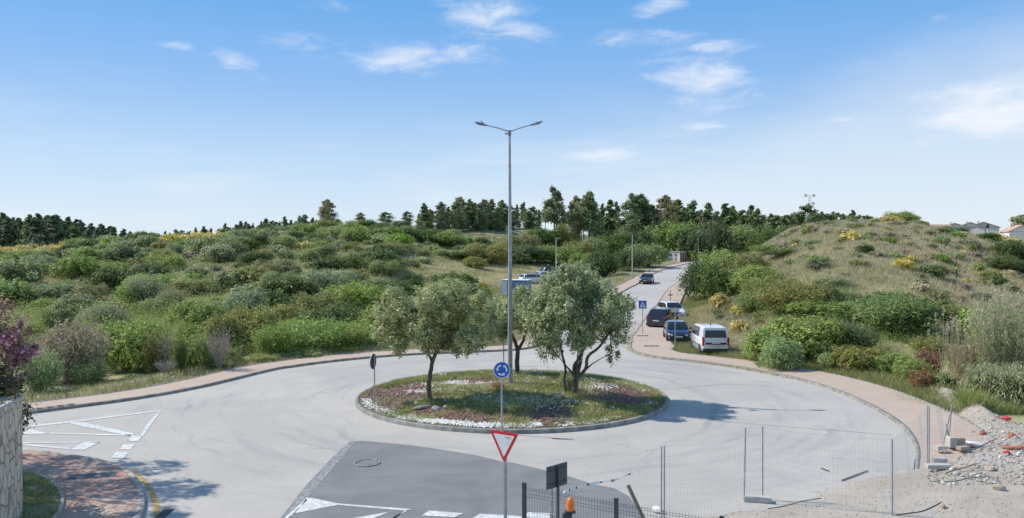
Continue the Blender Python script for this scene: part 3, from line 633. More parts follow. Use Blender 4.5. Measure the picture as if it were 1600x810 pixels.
# ---------------------------------------------------------------- foliage generators
def unit(v): return v / (np.linalg.norm(v, axis=1)[:, None] + 1e-9)
def leaves(C, Nn, ln, wd, g, jitter=.35):
    """diamond leaves: centres, normals, length, width"""
    n = len(C); Nn = unit(Nn); t = unit(np.cross(Nn, g.normal(size=(n, 3)))); b = np.cross(Nn, t)
    L = (ln * (1 + jitter * g.normal(size=(n, 1)).clip(-1.5, 2))); W = (wd * (1 + jitter * g.normal(size=(n, 1)).clip(-1.5, 2)))
    V = np.stack([C - t * L, C + b * W, C + t * L, C - b * W], 1).reshape(-1, 3)
    return V, np.arange(4 * n).reshape(n, 4)
def clumps(lobes, n, g, sub=26, spread=.30, lo=-.35, inner=.15):
    """points on small tufts that sit on the outside of the lobes; returns centres and outward normals"""
    lobes = np.array(lobes, float); wgt = lobes[:, 3] ** 2; wgt /= wgt.sum()
    ns = max(1, int(sub * len(lobes))); li = g.choice(len(lobes), ns, p=wgt)
    d = unit(g.normal(size=(ns, 3))); d[:, 2] = np.where(d[:, 2] < lo, -d[:, 2], d[:, 2])
    rad = g.uniform(.70, 1.02, (ns, 1)); sc = lobes[li, :3] + d * lobes[li, 3:4] * rad; sr = lobes[li, 3] * spread * g.uniform(.6, 1.35, ns)
    si = g.integers(0, ns, n); off = g.normal(size=(n, 3)) * .55
    C = sc[si] + off * sr[si][:, None]; N_ = unit(d[si] * .55 + off * .5 + g.normal(size=(n, 3)) * .45 + [0, 0, .45])
    k = int(n * inner); C[:k] = lobes[li[si[:k]], :3] + g.normal(size=(k, 3)) * lobes[li[si[:k]], 3:4] * .35
    return C, N_
def dome_lobes(g, k, flat=.75, rmin=.28, rmax=.5):
    out = [(0, 0, .40 * flat, .55)]
    for i in range(k):
        a = g.uniform(0, 6.283); r = math.sqrt(g.uniform(.05, 1)) * .68; q = g.uniform(rmin, rmax)
        z = (1 - r * r * .8) * .62 * flat * g.uniform(.55, 1.2); out.append((r * math.cos(a), r * math.sin(a), max(z, q * .4), q))
    return out
def bush_mesh(name, seed, n, ln, wd, k=11, flat=.8, spread=.3, mat_=None, sub=24, lo=-.35):
    g = np.random.default_rng(seed); C, N_ = clumps(dome_lobes(g, k, flat), n, g, sub, spread, lo); C[:, 2] = np.abs(C[:, 2])
    V, Fq = leaves(C, N_, ln, wd, g); return mesh_np(name, V, Fq, mat_ or FOL['green'])
def plume_mesh(name, seed, n, ln, wd, k=60, h_=1.1):
    """loose shrub of upright feathery sprays"""
    g = np.random.default_rng(seed); per = n // k; Cs = []; Ns = []
    for i in range(k):
        a = g.uniform(0, 6.283); r = math.sqrt(g.uniform(0, 1)) * .62; lean = np.array([math.cos(a), math.sin(a), 0]) * r
        b0 = lean * .45; top = lean * 1.35 + np.array([0, 0, h_ * (1 - .45 * r) * g.uniform(.7, 1.1)]); t = g.uniform(.15, 1, (per, 1)) ** .75
        c = b0 + (top - b0) * t + np.array([0, 0, -.12]) * (t ** 2) + g.normal(size=(per, 3)) * (.13 * (1.25 - t * .75))
        Cs.append(c); Ns.append(unit((top - b0)[None] * .25 + g.normal(size=(per, 3)) * .6 + lean * .4 + [0, 0, .3]))
    C = np.concatenate(Cs); C[:, 2] = np.abs(C[:, 2]); V, Fq = leaves(C, np.concatenate(Ns), ln, wd, g); return mesh_np(name, V, Fq, FOL['green'])
def stems_mesh(name, seed, k=9, h_=.7, r0=.03, material=None, spreadr=.6):
    g = random.Random(seed); m = MB()
    for i in range(k):
        a = g.uniform(0, 6.283); q = g.uniform(.2, spreadr); p = [(0.05 * math.cos(a), .05 * math.sin(a), -.1)]
        for s in (.35, .7, 1): p.append((q * s * math.cos(a) + g.uniform(-.05, .05), q * s * math.sin(a) + g.uniform(-.05, .05), h_ * s * g.uniform(.85, 1.1)))
        m.tube(p, [r0, r0 * .75, r0 * .5, r0 * .2], 5, False)
    me = bpy.data.meshes.new(name); me.from_pydata(m.v, [], m.f); me.materials.append(material or M['bark']); return me
def conifer_parts(seed, n, width=.2, kind='spire', ln=.020, wd=.0075):
    """unit height conifer; irregular whorls with gaps. returns crown mesh, trunk mesh"""
    g = np.random.default_rng(seed); Cs = []; Ns = []; m = MB()
    bend = g.uniform(-.02, .02, 2); ax = lambda z: np.array([bend[0] * z * z * 2, bend[1] * z * z * 2, z])
    m.tube([tuple(ax(z)) for z in (-.05, .2, .45, .7, .97)], [.017, .014, .011, .007, .002], 6)
    if kind == 'spire': z0, nb = g.uniform(.02, .10), 58
    elif kind == 'pine': z0, nb = g.uniform(.34, .46), 34
    else: z0, nb = .05, 52
    per = n // nb
    for i in range(nb):
        z = z0 + (1 - z0) * ((i + g.uniform(0, 1)) / nb); u = (z - z0) / (1 - z0)
        if kind == 'spire': rr = width * (1 - u) ** .75 * g.uniform(.5, 1.2) + .015
        elif kind == 'pine': rr = width * (math.sin(min(1, u * 1.1 + .13) * 2.9) ** .8 if u < .93 else .25) * g.uniform(.45, 1.2) + .01
        else: rr = width * math.sqrt(max(.02, 1 - (2 * u - .95) ** 2)) * g.uniform(.6, 1.15)
        a = g.uniform(0, 6.283); d = np.array([math.cos(a), math.sin(a), g.uniform(-.15, .35)]); p0 = ax(z); p1 = p0 + d * rr
        m.tube([tuple(p0), tuple(p1)], [.005 * (1.2 - u), .0015], 4, False)
        t = g.uniform(.25, 1.05, (per, 1)); cl = (.012 + .062 * (1 - u) ** .8 * (width / .2)) if kind == 'spire' else (.034 + .05 * (1 - u) * (width / .2))
        c = p0 + d * rr * t + g.normal(size=(per, 3)) * cl * [.62, .62, .42]
        Cs.append(c); Ns.append(unit(g.normal(size=(per, 3)) * .7 + (c - p0 * [1, 1, 0] - [0, 0, z]) * 6 + [0, 0, .5]))
    V, Fq = leaves(np.concatenate(Cs), np.concatenate(Ns), ln, wd, g); tm = bpy.data.meshes.new('trunk'); tm.from_pydata(m.v, [], m.f); tm.materials.append(M['bark'])
    return mesh_np('crown', V, Fq, FOL['pine']), tm
def setmat(o, m):
    if len(o.material_slots): o.material_slots[0].link = 'OBJECT'; o.material_slots[0].material = m

KINDS = {
 'round': [bush_mesh('round_crown', s, 4200, .060, .026, 12, .85, .27) for s in (1, 2, 3)],
 'loose': [plume_mesh('loose_crown', s, 4800, .060, .017, 70) for s in (4, 5, 6)],
 'feather': [plume_mesh('feather_crown', s, 9000, .045, .012, 120, 1.15) for s in (7, 8)],
 'fine': [bush_mesh('fine_crown', s, 11000, .036, .017, 16, .85, .22, sub=34) for s in (9, 10, 11)],
 'small': [bush_mesh('small_crown', s, 900, .115, .05, 6, .8, .33, sub=14) for s in (12, 13, 14, 15)],
 'spiky': [plume_mesh('spiky_crown', s, 1100, .16, .028, 34, .95) for s in (16, 17)],
}
STEMS = [stems_mesh('stems', s) for s in (1, 2, 3)]
CON = {
 'spire': [conifer_parts(s, 5200, .21, 'spire', .024, .0105) for s in (21, 22, 23, 24)],
 'pine': [conifer_parts(s, 5000, .22, 'pine', .024, .0115) for s in (25, 26, 27)],
 'round_pine': [conifer_parts(s, 5200, .38, 'round', .030, .015) for s in (28, 29)],
 'big': [conifer_parts(s, 12000, .30, 'round', .020, .010) for s in (30, 31)],
}
prg = random.Random(11)
def shrub(name, label, cat, x, y, w, hgt, kind, leaf, group=None, stems=True, z=None, rz=None, tilt=0):
    z = h(x, y) - .05 if z is None else z; me = prg.choice(KINDS[kind]); rz = prg.uniform(0, 6.28) if rz is None else rz
    # unit bush is ~2 wide and ~1 high
    if stems:
        t = empty(name, (x, y, z), rz, label=label, cat=cat, group=group)
        c = link('crown', me, t); setmat(c, FOL[leaf]); c.scale = (w / 2, w / 2, hgt)
        s = link('stem', prg.choice(STEMS), t); s.scale = (w / 2, w / 2, hgt)
        return t
    c = link(name, me, None, (x, y, z)); c.rotation_euler = (0, 0, rz); setmat(c, FOL[leaf]); c.scale = (w / 2, w / 2, hgt)
    return tag(c, label, cat, group)
def shrub_px(px, py0, py1, wpx, Y, kind, leaf, label, name='shrub', cat='shrub', group=None, stems=True, minh=.5):
    if leaf == 'yellow': minh, wpx = 1.25, wpx * 1.35
    """py0 top in the photograph, at distance Y; foot is on the ground there"""
    x = (px - 800) / F * Y; zt = CAMZ - (py0 - HY) / F * Y; g0 = h(x, Y); 
    hgt = max(minh, zt - g0); return shrub(name, label, cat, x, Y, wpx / F * Y * 1.03, hgt * .98, kind, leaf, group, stems)
def conifer(x, y, hgt, kind, leaf, label, name='conifer_tree', cat='conifer', group=None, wid=1.0, z=None):
    cm, tm = prg.choice(CON[kind]); t = empty(name, (x, y, (h(x, y) - .1) if z is None else z), prg.uniform(0, 6.28), label=label, cat=cat, group=group)
    c = link('crown', cm, t); setmat(c, FOL[leaf]); c.scale = (hgt * wid, hgt * wid, hgt); s = link('trunk', tm, t); s.scale = (hgt * wid, hgt * wid, hgt); return t
def conifer_px(px, py0, Y, kind, leaf, label, wid=1.0, **k):
    x = (px - 800) / F * Y; zt = CAMZ - (py0 - HY) / F * Y; return conifer(x, Y, max(2, zt - h(x, Y) + .1), kind, leaf, label, wid=wid, **k)
# ---------------------------------------------------------------- distant trees on the ridge
G1 = 'dark conifers of the wood at far left'
px = -40
while px < 200:
    for row in (0, 1):
        Y = 225 + row * 22 + prg.uniform(-6, 6); top = np.interp(px, [-40, 60, 120, 160, 200], [337, 337, 344, 353, 360]) + prg.uniform(-3, 10) + row * -1
        conifer_px(px + prg.uniform(-4, 4), top, Y, 'spire', prg.choice(['pine2', 'pine2', 'pine']), 'dark conifer in the ' + ('back' if row else 'front') + ' row of the far left wood, ' + ('near the left edge' if px < 45 else 'in its middle' if px < 120 else 'towards its right end'), group=G1, wid=prg.uniform(1.3, 1.8))
    px += 10.5
for px, py, wd_ in ((153, 356, 1.7), (176, 355, 1.8), (190, 364, 1.6), (204, 362, 1.8), (216, 368, 1.5), (246, 366, 1.4), (255, 370, 1.6)):
    conifer_px(px, py, 215, 'spire', 'pine2', 'conifer at the thinning right end of the far left wood', group='conifers at the end of the left wood', wid=wd_)
px = 262
for px in list(range(226, 345, 8)) + list(range(350, 500, 8)):
    top = np.interp(px, [262, 340, 400, 480], [364, 354, 347, 340]) + prg.uniform(-4, 5)
    conifer_px(px + prg.uniform(-3, 3), top, 250 + prg.uniform(-6, 8), prg.choice(['spire', 'round_pine', 'pine']), 'pine2', 'small dark pine on the skyline above the left slope', name='pine_tree', cat='pine', group='small pines on the left skyline', wid=prg.uniform(.8, 1.1))
conifer_px(511, 313, 196, 'big', 'pineb', 'tall lone pine with brown tinged crown on the left ridge', name='pine_tree', cat='pine', wid=1.0)
conifer_px(497, 345, 200, 'round_pine', 'pine', 'bushy low pine at the left foot of the tall lone pine', name='pine_tree', cat='pine', wid=1.3)
conifer_px(527, 343, 192, 'round_pine', 'green', 'green bushy tree at the right foot of the tall lone pine', name='bushy_tree', cat='tree', wid=1.5)
conifer_px(564, 333, 196, 'big', 'pineb', 'round dark pine standing right of the tall lone pine', name='pine_tree', cat='pine', wid=1.35)
conifer_px(602, 332, 205, 'round_pine', 'pine', 'small umbrella shaped pine on the bare ridge', name='pine_tree', cat='pine', wid=1.35)
conifer_px(636, 331, 200, 'round_pine', 'pine', 'round pine just left of the dense ridge grove', name='pine_tree', cat='pine', wid=1.1)
G2 = 'conifers of the grove left of the lamp post'
for i, (px, py) in enumerate([(662, 318), (672, 328), (688, 317), (700, 324), (712, 316), (721, 309), (733, 312), (742, 318), (754, 313), (768, 312), (778, 326), (784, 314), (655, 334), (694, 334), (728, 326), (748, 330), (764, 328)]):
    conifer_px(px, py, 203 + (i * 7) % 13, 'big' if i % 3 else 'spire', 'pineb' if i % 4 == 1 else 'pine', ('brownish' if i % 4 == 1 and i % 3 else 'dark green') + (' bushy pine' if i % 3 else ' pointed conifer') + ' in the ' + ('left' if px < 700 else 'middle' if px < 745 else 'right') + ' part of the ridge grove', group=G2, wid=prg.uniform(.8, 1.0) if i % 3 else 1.5)
G3 = 'small trees on the plateau right of the lamp post'
for i, (px, py) in enumerate([(798, 322), (808, 320), (818, 318), (832, 324), (842, 328), (852, 320), (824, 330), (880, 326), (890, 322), (928, 326), (935, 330)]):
    conifer_px(px, py, 232 + (i * 5) % 14, ('round_pine', 'spire', 'pine')[i % 3], 'pine', ('rounded', 'pointed', 'thin stemmed')[i % 3] + ' small tree on the plateau ' + ('left' if px < 860 else 'right') + ' of the tallest pine', name='plateau_tree', cat='tree', group=G3, wid=.9)
conifer_px(866, 295, 205, 'pine', 'pine', 'tallest pine of the ridge with long bare trunk', name='pine_tree', cat='pine', wid=1.0)
conifer_px(900, 308, 205, 'big', 'pineb', 'leaning dark pine beside the bare trunked one', name='pine_tree', cat='pine', wid=.62)
conifer_px(912, 312, 210, 'pine', 'pineb', 'dark pine behind the pair right of the tallest pine', name='pine_tree', cat='pine', wid=.9)
conifer_px(920, 302, 203, 'pine', 'pine', 'second tallest pine with thin straight trunk right of the tallest', name='pine_tree', cat='pine', wid=.95)
conifer_px(941, 319, 240, 'spire', 'pine', 'narrow spire conifer with open sky on its left', wid=.9)
conifer_px(952, 313, 238, 'spire', 'pine', 'pointed conifer in the middle of the three spires', wid=1.2)
conifer_px(964, 316, 240, 'spire', 'pine', 'narrow spire conifer beside the big round pine', wid=.9)
for px, py, ww, lab in ((988, 305, 1.0, 'big dark pine at the left of the wood behind the hut'), (1003, 306, .9, 'big pine with twin tops behind the hut'), (1040, 308, 1.0, 'big rounded pine left above the hut'), (1018, 322, .9, 'dark pine filling the gap between the two big ones')):
    conifer_px(px, py, 222, 'big', 'pineb' if px == 1040 else 'pine', lab, name='pine_tree', cat='pine', wid=ww * .85)
G4 = 'conifers of the wood behind the road crest'
for i, (px, py) in enumerate([(1057, 313), (1068, 326), (1082, 316), (1105, 318), (1097, 330), (1120, 332), (1135, 319), (1147, 324), (1160, 330), (1172, 322), (1184, 328), (1196, 340), (1150, 338), (1125, 343), (1075, 335), (1142, 331), (1208, 338), (1166, 342)]):
    conifer_px(px, py, 232 + (i * 7) % 17, ('spire', 'big', 'pine')[i % 3], 'pine', ('pointed conifer', 'broad pine', 'thin stemmed pine')[i % 3] + ' in the ' + ('left' if px < 1100 else 'middle' if px < 1155 else 'right') + ' of the wood behind the road crest', group=G4, wid=(1.3, .7, 1)[i % 3])
G5 = 'small treetops behind the grassy hill'
for i, px in enumerate(range(1205, 1375, 8)):
    py = np.interp(px, [1205, 1260, 1340, 1375], [334, 331, 334, 345]) + prg.uniform(-3, 6) - (9 if px in (1261, 1333) else 0)
    conifer_px(px, py, 225 + prg.uniform(-9, 9), ('spire', 'round_pine')[i % 2], 'pine', ('pointed' if i % 2 == 0 else 'rounded') + ' dark treetop behind the grassy hill ' + ('left of the mast' if px < 1255 else 'right of the mast'), name='treetop', cat='tree', group=G5, wid=(1.3, 1.0)[i % 2])
# broad trees under the ridge, behind hut and crest
def bt(px, py, wpx, Y, leaf, label, kind='fine', name='bushy_tree'): return shrub_px(px, py, 0, wpx, Y, kind, leaf, label, name, 'tree')
bt(1052, 340, 92, 196, 'green', 'broad olive green tree rising behind the hut')
bt(1085, 352, 70, 190, 'dark', 'dark broad tree right behind the hut')
bt(1118, 338, 76, 205, 'dark', 'dark wide tree above the two far street lamps')
bt(1160, 345, 74, 208, 'green', 'paler round tree right of the two far street lamps')
bt(1200, 352, 66, 200, 'dark', 'dark tree where the wood meets the grassy hill')
bt(1240, 348, 60, 205, 'dark', 'dark low tree peeping over the grassy hill shoulder')
bt(992, 352, 76, 190, 'dark', 'dark broad tree left of the hut at the wood edge')
bt(960, 358, 60, 185, 'dark', 'dark round tree below the three spire conifers')
bt(930, 366, 56, 178, 'green', 'round green tree under the second tallest pine')
bt(1010, 376, 74, 160, 'green', 'wide spreading green tree beside the left lamp of the road')
bt(985, 386, 56, 148, 'dark', 'dark green tree just left of the roadside lamp')
bt(943, 386, 78, 137, 'dark', 'dark olive tree with visible trunks on the dry verge')
bt(905, 372, 56, 165, 'olive', 'olive brown round shrub under the reddish bank', name='shrub')
bt(1096, 390, 40, 186, 'green', 'low green shrub between hut and far lamp', name='shrub')
bt(870, 380, 78, 158, 'green', 'green thicket behind the parked dark car', name='shrub')
bt(825, 378, 72, 156, 'dark', 'dark green thicket behind the parked white cars', name='shrub')
bt(783, 378, 60, 158, 'olive', 'olive thicket behind the tall lamp post', name='shrub')
bt(912, 392, 46, 152, 'green', 'low green thicket right of the parked dark car', name='shrub')
bt(850, 352, 60, 188, 'dark', 'dark hedge like shrub on the terrace under the tallest pine', name='shrub')
bt(880, 346, 34, 190, 'olive', 'brown green shrub climbing the terrace by the tall pines', name='shrub')
bt(815, 362, 56, 180, 'olive', 'olive shrub on the terrace right of the lamp post', name='shrub')
bt(760, 376, 84, 150, 'olive', 'wide olive green bush left of the lamp post')
bt(688, 359, 60, 163, 'green', 'tall light green bush on the slope below the grove')
bt(701, 389, 96, 148, 'green', 'wide green bush on the slope above the left olive tree')
bt(650, 353, 38, 180, 'dark', 'round dark green bush at the left end of the grove')
bt(652, 410, 44, 128, 'grey', 'pale feathery green bush above the left olive tree', 'loose', 'shrub')
bt(742, 398, 50, 140, 'olive', 'round olive shrub at the edge of the dry verge', name='shrub')
# ---------------------------------------------------------------- named shrubs of the left slope
def sb(px, py, wpx, Y, leaf, label, kind='fine', **k): return shrub_px(px, py, 0, wpx, Y, kind, leaf, label, **k)
sb(232, 362, 46, 165, 'dark', 'dark bush on the left skyline above the gorse')
sb(174, 385, 54, 128, 'grey', 'big round grey green bush right of the far left wood')
sb(170, 378, 34, 150, 'green', 'green bush behind the big round grey green one')
sb(25, 406, 46, 105, 'grey', 'round grey green bush alone at the far left edge')
sb(321, 388, 44, 135, 'dark', 'round dark bush below the yellow gorse band')
sb(405, 378, 34, 150, 'dark', 'dark bush near the skyline left of centre slope')
sb(430, 383, 36, 130, 'grey', 'small pale tree shaped bush in mid left slope', name='small_tree', cat='tree')
sb(490, 404, 50, 115, 'dark', 'dark palm like bush right of the pale small tree', 'spiky')
sb(462, 372, 34, 145, 'dark', 'low dark bush under the small skyline pines')
sb(412, 410, 34, 108, 'green', 'small green bush left of the dark palm like one')
sb(436, 420, 62, 88, 'grey', 'big blue grey bush in the middle of the left slope')
sb(472, 428, 46, 86, 'grey', 'grey bush leaning on the big blue grey one')
sb(375, 420, 48, 92, 'grey', 'grey green tuft bush left of the big blue grey one')
sb(228, 424, 66, 76, 'grey', 'tall pale grey green bush standing out on the left slope', 'feather')
sb(270, 448, 60, 74, 'scrub', 'low grey bush beside the tall pale one', 'feather')
sb(560, 436, 120, 72, 'green', 'wide mid green bush behind the left olive tree')
sb(620, 432, 80, 80, 'dark', 'darker green bush behind the crown of the left olive tree')
sb(505, 452, 90, 70, 'olive', 'olive green bush left of the wide mid green one')
sb(600, 470, 110, 60, 'green', 'green mass of leaves touching the left olive tree')
sb(90, 478, 46, 60, 'dark', 'small dark bush left behind the tan tamarisk')
sb(700, 440, 90, 88, 'green', 'green bush hidden behind the left olive crown')
# front row right behind the left pavement verge
sb(112, 498, 130, 42.5, 'tan', 'big tan feathery tamarisk near the left edge', 'feather', name='tamarisk_shrub')
sb(60, 540, 80, 38.5, 'grey', 'grey green leggy shrub beside the bougainvillea', 'feather')
sb(140, 560, 70, 41.5, 'scrub', 'low grey shrub in front of the tan tamarisk', 'feather')
sb(200, 492, 118, 47, 'green', 'large fresh green bush right of the tan tamarisk')
sb(250, 512, 60, 46, 'olive', 'yellowish green bush beside the large fresh green one', 'loose')
sb(297, 515, 64, 45, 'bright', 'bright green leafy bush by the dead twigs')
sb(282, 528, 26, 43.2, 'dark', 'narrow dark hanging bush in front of the bright green one', 'feather')
sb(345, 482, 84, 53, 'olive', 'brownish green bush behind the dead grey twigs')
sb(395, 470, 80, 55, 'olive', 'ochre green tall bush above the dead twigs')
sb(385, 446, 70, 66, 'grey', 'pale round bush behind the ochre green one')
sb(310, 462, 90, 62, 'green', 'mid green bush row behind the bright leafy one')
sb(430, 505, 90, 50, 'green', 'light green feathery bush right of the dead twigs', 'feather')
sb(490, 492, 130, 52.5, 'green', 'large light green feathery mass left of the sign post', 'feather')
sb(555, 500, 110, 54, 'green', 'feathery green mass behind the round sign plate', 'feather')
sb(610, 505, 90, 57, 'dark', 'dark green bush between pavement and left olive crown')
sb(660, 490, 90, 60, 'green', 'green bush seen under the left olive crown', 'feather')
sb(720, 490, 90, 62, 'olive', 'bush behind the back olive tree left side')
sb(770, 475, 80, 66, 'green', 'green bush behind the back olive tree', 'feather')
sb(165, 470, 80, 62, 'scrub', 'grey scrub bush behind the large fresh green one', 'feather')
sb(450, 470, 100, 62, 'olive', 'olive bush behind the feathery green mass')
sb(205, 592-10, 40, 41.5, 'bright', 'small leafy green bush at the verge edge', 'round')
for px, py, wp, Y in ((410, 556, 70, 48), (470, 550, 80, 50), (345, 566, 60, 45.6), (540, 543, 70, 52.5)):
    shrub_px(px, py, 0, wp, Y, 'loose', 'bright', 'low fresh green herbage clump along the left verge', 'herb_clump', 'herb', 'green herb clumps along the left verge')
for a_ in ((40, 500, 90, 56, 'green', 'green bush behind the bougainvillea'), (150, 520, 80, 50, 'green', 'fresh green bush squeezed behind the tan tamarisk'), (320, 500, 90, 56, 'green', 'mid green bush behind the dead grey twigs'), (455, 495, 80, 58, 'bright', 'bright green bush crest above the feathery mass'), (520, 470, 110, 62, 'dark', 'dark bush below the wide mid green bush'), (340, 540, 70, 46.5, 'olive', 'low olive bush between the dead twigs and the herbs'), (580, 520, 80, 56.5, 'bright', 'bright green low bush right of the edge on sign'), (640, 520, 80, 58, 'green', 'green bush at the pavement under the left olive crown'), (120, 452, 80, 72, 'scrub', 'wide grey green bush above the tan tamarisk'), (300, 430, 90, 84, 'scrub', 'wide grey scrub bush right of the tall pale one'), (540, 418, 70, 96, 'olive', 'olive bush above the wide mid green bush'), (600, 400, 70, 108, 'scrub', 'grey scrub mound upper right of the slope'), (350, 405, 70, 112, 'scrub', 'grey scrub mound in the middle of the slope'), (80, 440, 80, 84, 'grey', 'silvery bush mound at the left of the slope')):
    sb(*a_)
# dead grey twigs
def twigs(px, py, Y, wpx, label, leaf='deadwood', k=26):
    x = (px - 800) / F * Y; z = h(x, Y); hh = CAMZ - (py - HY) / F * Y - z; g = random.Random(int(px)); m = MB(); w_ = wpx / F * Y / 2
    for i in range(k):
        a = g.uniform(0, 6.28); q = g.uniform(.3, 1) * w_; p = [(0, 0, 0), (q * .4 * math.cos(a), q * .4 * math.sin(a), hh * .4), (q * .8 * math.cos(a), q * .8 * math.sin(a), hh * .75 * g.uniform(.8, 1)), (q * math.cos(a + .2), q * math.sin(a + .2), hh * g.uniform(.7, 1.05))]
        p = [(a_ + g.uniform(-.09, .09) * (k_ > 0), b_ + g.uniform(-.09, .09) * (k_ > 0), c_ * g.uniform(.7, 1.05)) for k_, (a_, b_, c_) in enumerate(p)]; m.tube(p, [.022, .016, .010, .004], 4, False)
        for j in range(6):
            s = Vector(p[2]) * g.uniform(.6, 1.1); e = s + Vector((g.uniform(-.5, .5), g.uniform(-.5, .5), g.uniform(.1, .7))) * hh * .35; m.tube([s, e], [.011, .003], 3, False)
    return tag(m.build('dead_shrub', M['deadwood'], None, (x, Y, z)), label, 'dead shrub')
twigs(342, 500, 44.5, 50, 'bare grey dead twigs between the olive green bushes', k=30)
twigs(262, 508, 45.2, 26, 'thin bare grey twigs left of the bright leafy bush', k=14)
twigs(258, 560, 42.6, 44, 'brown tangle of dead stems by the left verge', k=40)
# ---------------------------------------------------------------- scattered scrub of the left slope
def scatter(n, pxr, Yr, fn, seed, mind=1.0):
    g = random.Random(seed); pts = []; tries = 0
    while len(pts) < n and tries < n * 60:
        tries += 1; px = g.uniform(*pxr); Y = Yr[0] + (Yr[1] - Yr[0]) * math.sqrt(g.random()) ; x = (px - 800) / F * Y
        m_, pk = paved(np.array([x]), np.array([Y]))
        if m_[0] > .05 or pk[0] > .05: continue
        if Y > 138 and (px < 116 or 236 < px < 352): continue
        if any((x - a) ** 2 + (Y - b) ** 2 < mind * mind for a, b in pts): continue
        pts.append((x, Y)); fn(x, Y, px, g)
    return pts
def where(px, Y):
    col = 'under the far left wood' if px < 190 else 'under the gorse band' if px < 400 else 'under the tall lone pine' if px < 560 else 'under the ridge grove'
    return ('high on the left slope ' if Y > 145 else 'midway up the left slope ' if Y > 100 else 'low on the left slope ') + col
CN = dict(scrub='grey green', grey='silvery grey', olive='olive brown', purple='dusky purple', green='fresh green', dark='dark green', tan='pale tan', straw='straw coloured', grass='grass green', bright='bright green')
def whereR(px, Y):
    return ('near the top of the grassy hill ' if Y > 95 else 'halfway up the grassy hill ' if Y > 75 else 'at the foot of the grassy hill ') + ('on its left shoulder' if px < 1330 else 'in its middle' if px < 1470 else 'towards the right edge')
def f1(x, Y, px, g):
    w_ = g.uniform(1.8, 4.2); lf = g.choice(['scrub', 'scrub', 'grey', 'grey', 'olive', 'dark', 'purple']); shrub('scrub_bush', 'low ' + CN[lf] + ' scrub bush ' + where(px, Y), 'scrub bush', x, Y, w_, w_ * g.uniform(.3, .48), 'small', lf, 'grey green scrub bushes of the left slope', False)
scatter(285, (-60, 760), (66, 185), f1, 5, 2.6)
def f2(x, Y, px, g):
    w_ = g.uniform(2.6, 6.6); lf = g.choice(['green', 'green', 'dark', 'dark', 'olive', 'grey']); shrub('shrub', 'mid sized ' + CN[lf] + ' shrub ' + where(px, Y), 'shrub', x, Y, w_, w_ * g.uniform(.38, .55), g.choice(['round', 'round', 'fine']), lf, 'green shrubs scattered over the left slope', False)
scatter(190, (-40, 760), (64, 184), f2, 6, 3.8)
# gorse in flower: bands seen on the left skyline and spots lower down
gb = [(x_, 160 + 12 * math.sin(x_), y_) for x_, y_ in zip(range(0, 110, 9), [399] * 13)]
def crest(px, a=118, b=182):
    Ys = np.arange(a, b, 2.); e = (H((px - 800) / F * Ys, Ys) - CAMZ) / Ys; return float(Ys[int(np.argmax(e))]) - 1.5
def gorse_band(px, label, group, w_=2.0):
    Y = crest(px) - prg.uniform(0, 14); x = (px - 800) / F * Y; ww = w_ * prg.uniform(.8, 1.5); shrub('gorse_bush', label, 'gorse', x, Y, ww, 1.75 * prg.uniform(.75, 1.15), 'small', 'yellow', group, False)
GL = 'yellow flowering gorse in the band below the far left wood'
for px in list(range(-6, 112, 5)) + list(range(0, 100, 9)): gorse_band(px, GL, 'gorse band below the left wood', 2.4)
for px, py, wp in ((95, 415, 26), (138, 408, 18), (215, 396, 22), (226, 398, 18)): shrub_px(px, py, 0, wp, 128 if py > 400 else 150, 'small', 'yellow', {95: 'bright yellow gorse clump left of the big grey green bush', 138: 'small yellow gorse touching the big grey green bush', 215: 'yellow gorse at the upper left of the slope', 226: 'yellow gorse beside the pinkish bare patch'}[px], 'gorse_bush', 'gorse', None, False)
for px in list(range(240, 348, 4)) + list(range(262, 350, 7)): gorse_band(px, 'orange yellow gorse in the band along the left skyline', 'gorse band on the left skyline', 2.6)
for px in range(352, 450, 9): gorse_band(px, 'small distant gorse under the skyline pines', 'distant gorse under the skyline pines', 2.0)
for px, py, lab in ((463, 418, 'little yellow gorse spot beside the dark palm like bush'), (260, 402, 'pale yellow gorse left of the round dark bush'), (302, 404, 'faded gorse right of the pinkish bare patch'), (752, 441, 'yellow gorse showing above the left olive crown'), (480, 380, 'yellow flecked gorse under the lone pine')):
    shrub_px(px, py, 0, 18, 100 if py > 430 else 125, 'small', 'yellow', lab, 'gorse_bush', 'gorse', None, False)
# ---------------------------------------------------------------- right side
sb(1105, 400, 80, 92, 'dark', 'dark green bush nearest the road on the right bank', name='shrub')
sb(1132, 382, 96, 96, 'green', 'large green bush above the right bank of the road')
sb(1165, 388, 100, 88, 'olive', 'large mid green bush in the middle of the bank thicket')
sb(1150, 408, 120, 80, 'dark', 'broad dark front bush of the bank thicket')
sb(1228, 388, 96, 90, 'dark', 'dark rounded bush at the right end of the bank thicket')
sb(1205, 380, 60, 100, 'green', 'green bush top peeping behind the bank thicket')
sb(1185, 410, 100, 76, 'green', 'green bush bulging at the right front of the bank thicket')
sb(1240, 438, 150, 61, 'olive', 'pale feathery olive bush on the lower hill', 'feather')
sb(1175, 455, 70, 66, 'green', 'feathery green bush left of the pale feathery one', 'feather')
sb(1300, 455, 90, 62, 'olive', 'olive feathery bush at the foot of the grassy hill', 'feather')
sb(1255, 485, 170, 47.5, 'green', 'big green front bush beside the right pavement')
sb(1205, 505, 90, 47.5, 'green', 'leafy green bush touching the white van grass')
sb(1330, 500, 90, 48.5, 'dark', 'dark bush hollow between two big right bushes')
sb(1400, 450, 190, 55, 'dark', 'very wide dark green bush with shaded hollow underneath')
sb(1385, 452, 130, 53, 'green', 'green top of the wide dark bush', 'feather')
sb(1340, 535, 90, 44, 'olive', 'low olive bush in front of the hollow')
sb(1400, 545, 80, 42.5, 'green', 'low green bush along the back of the right pavement')
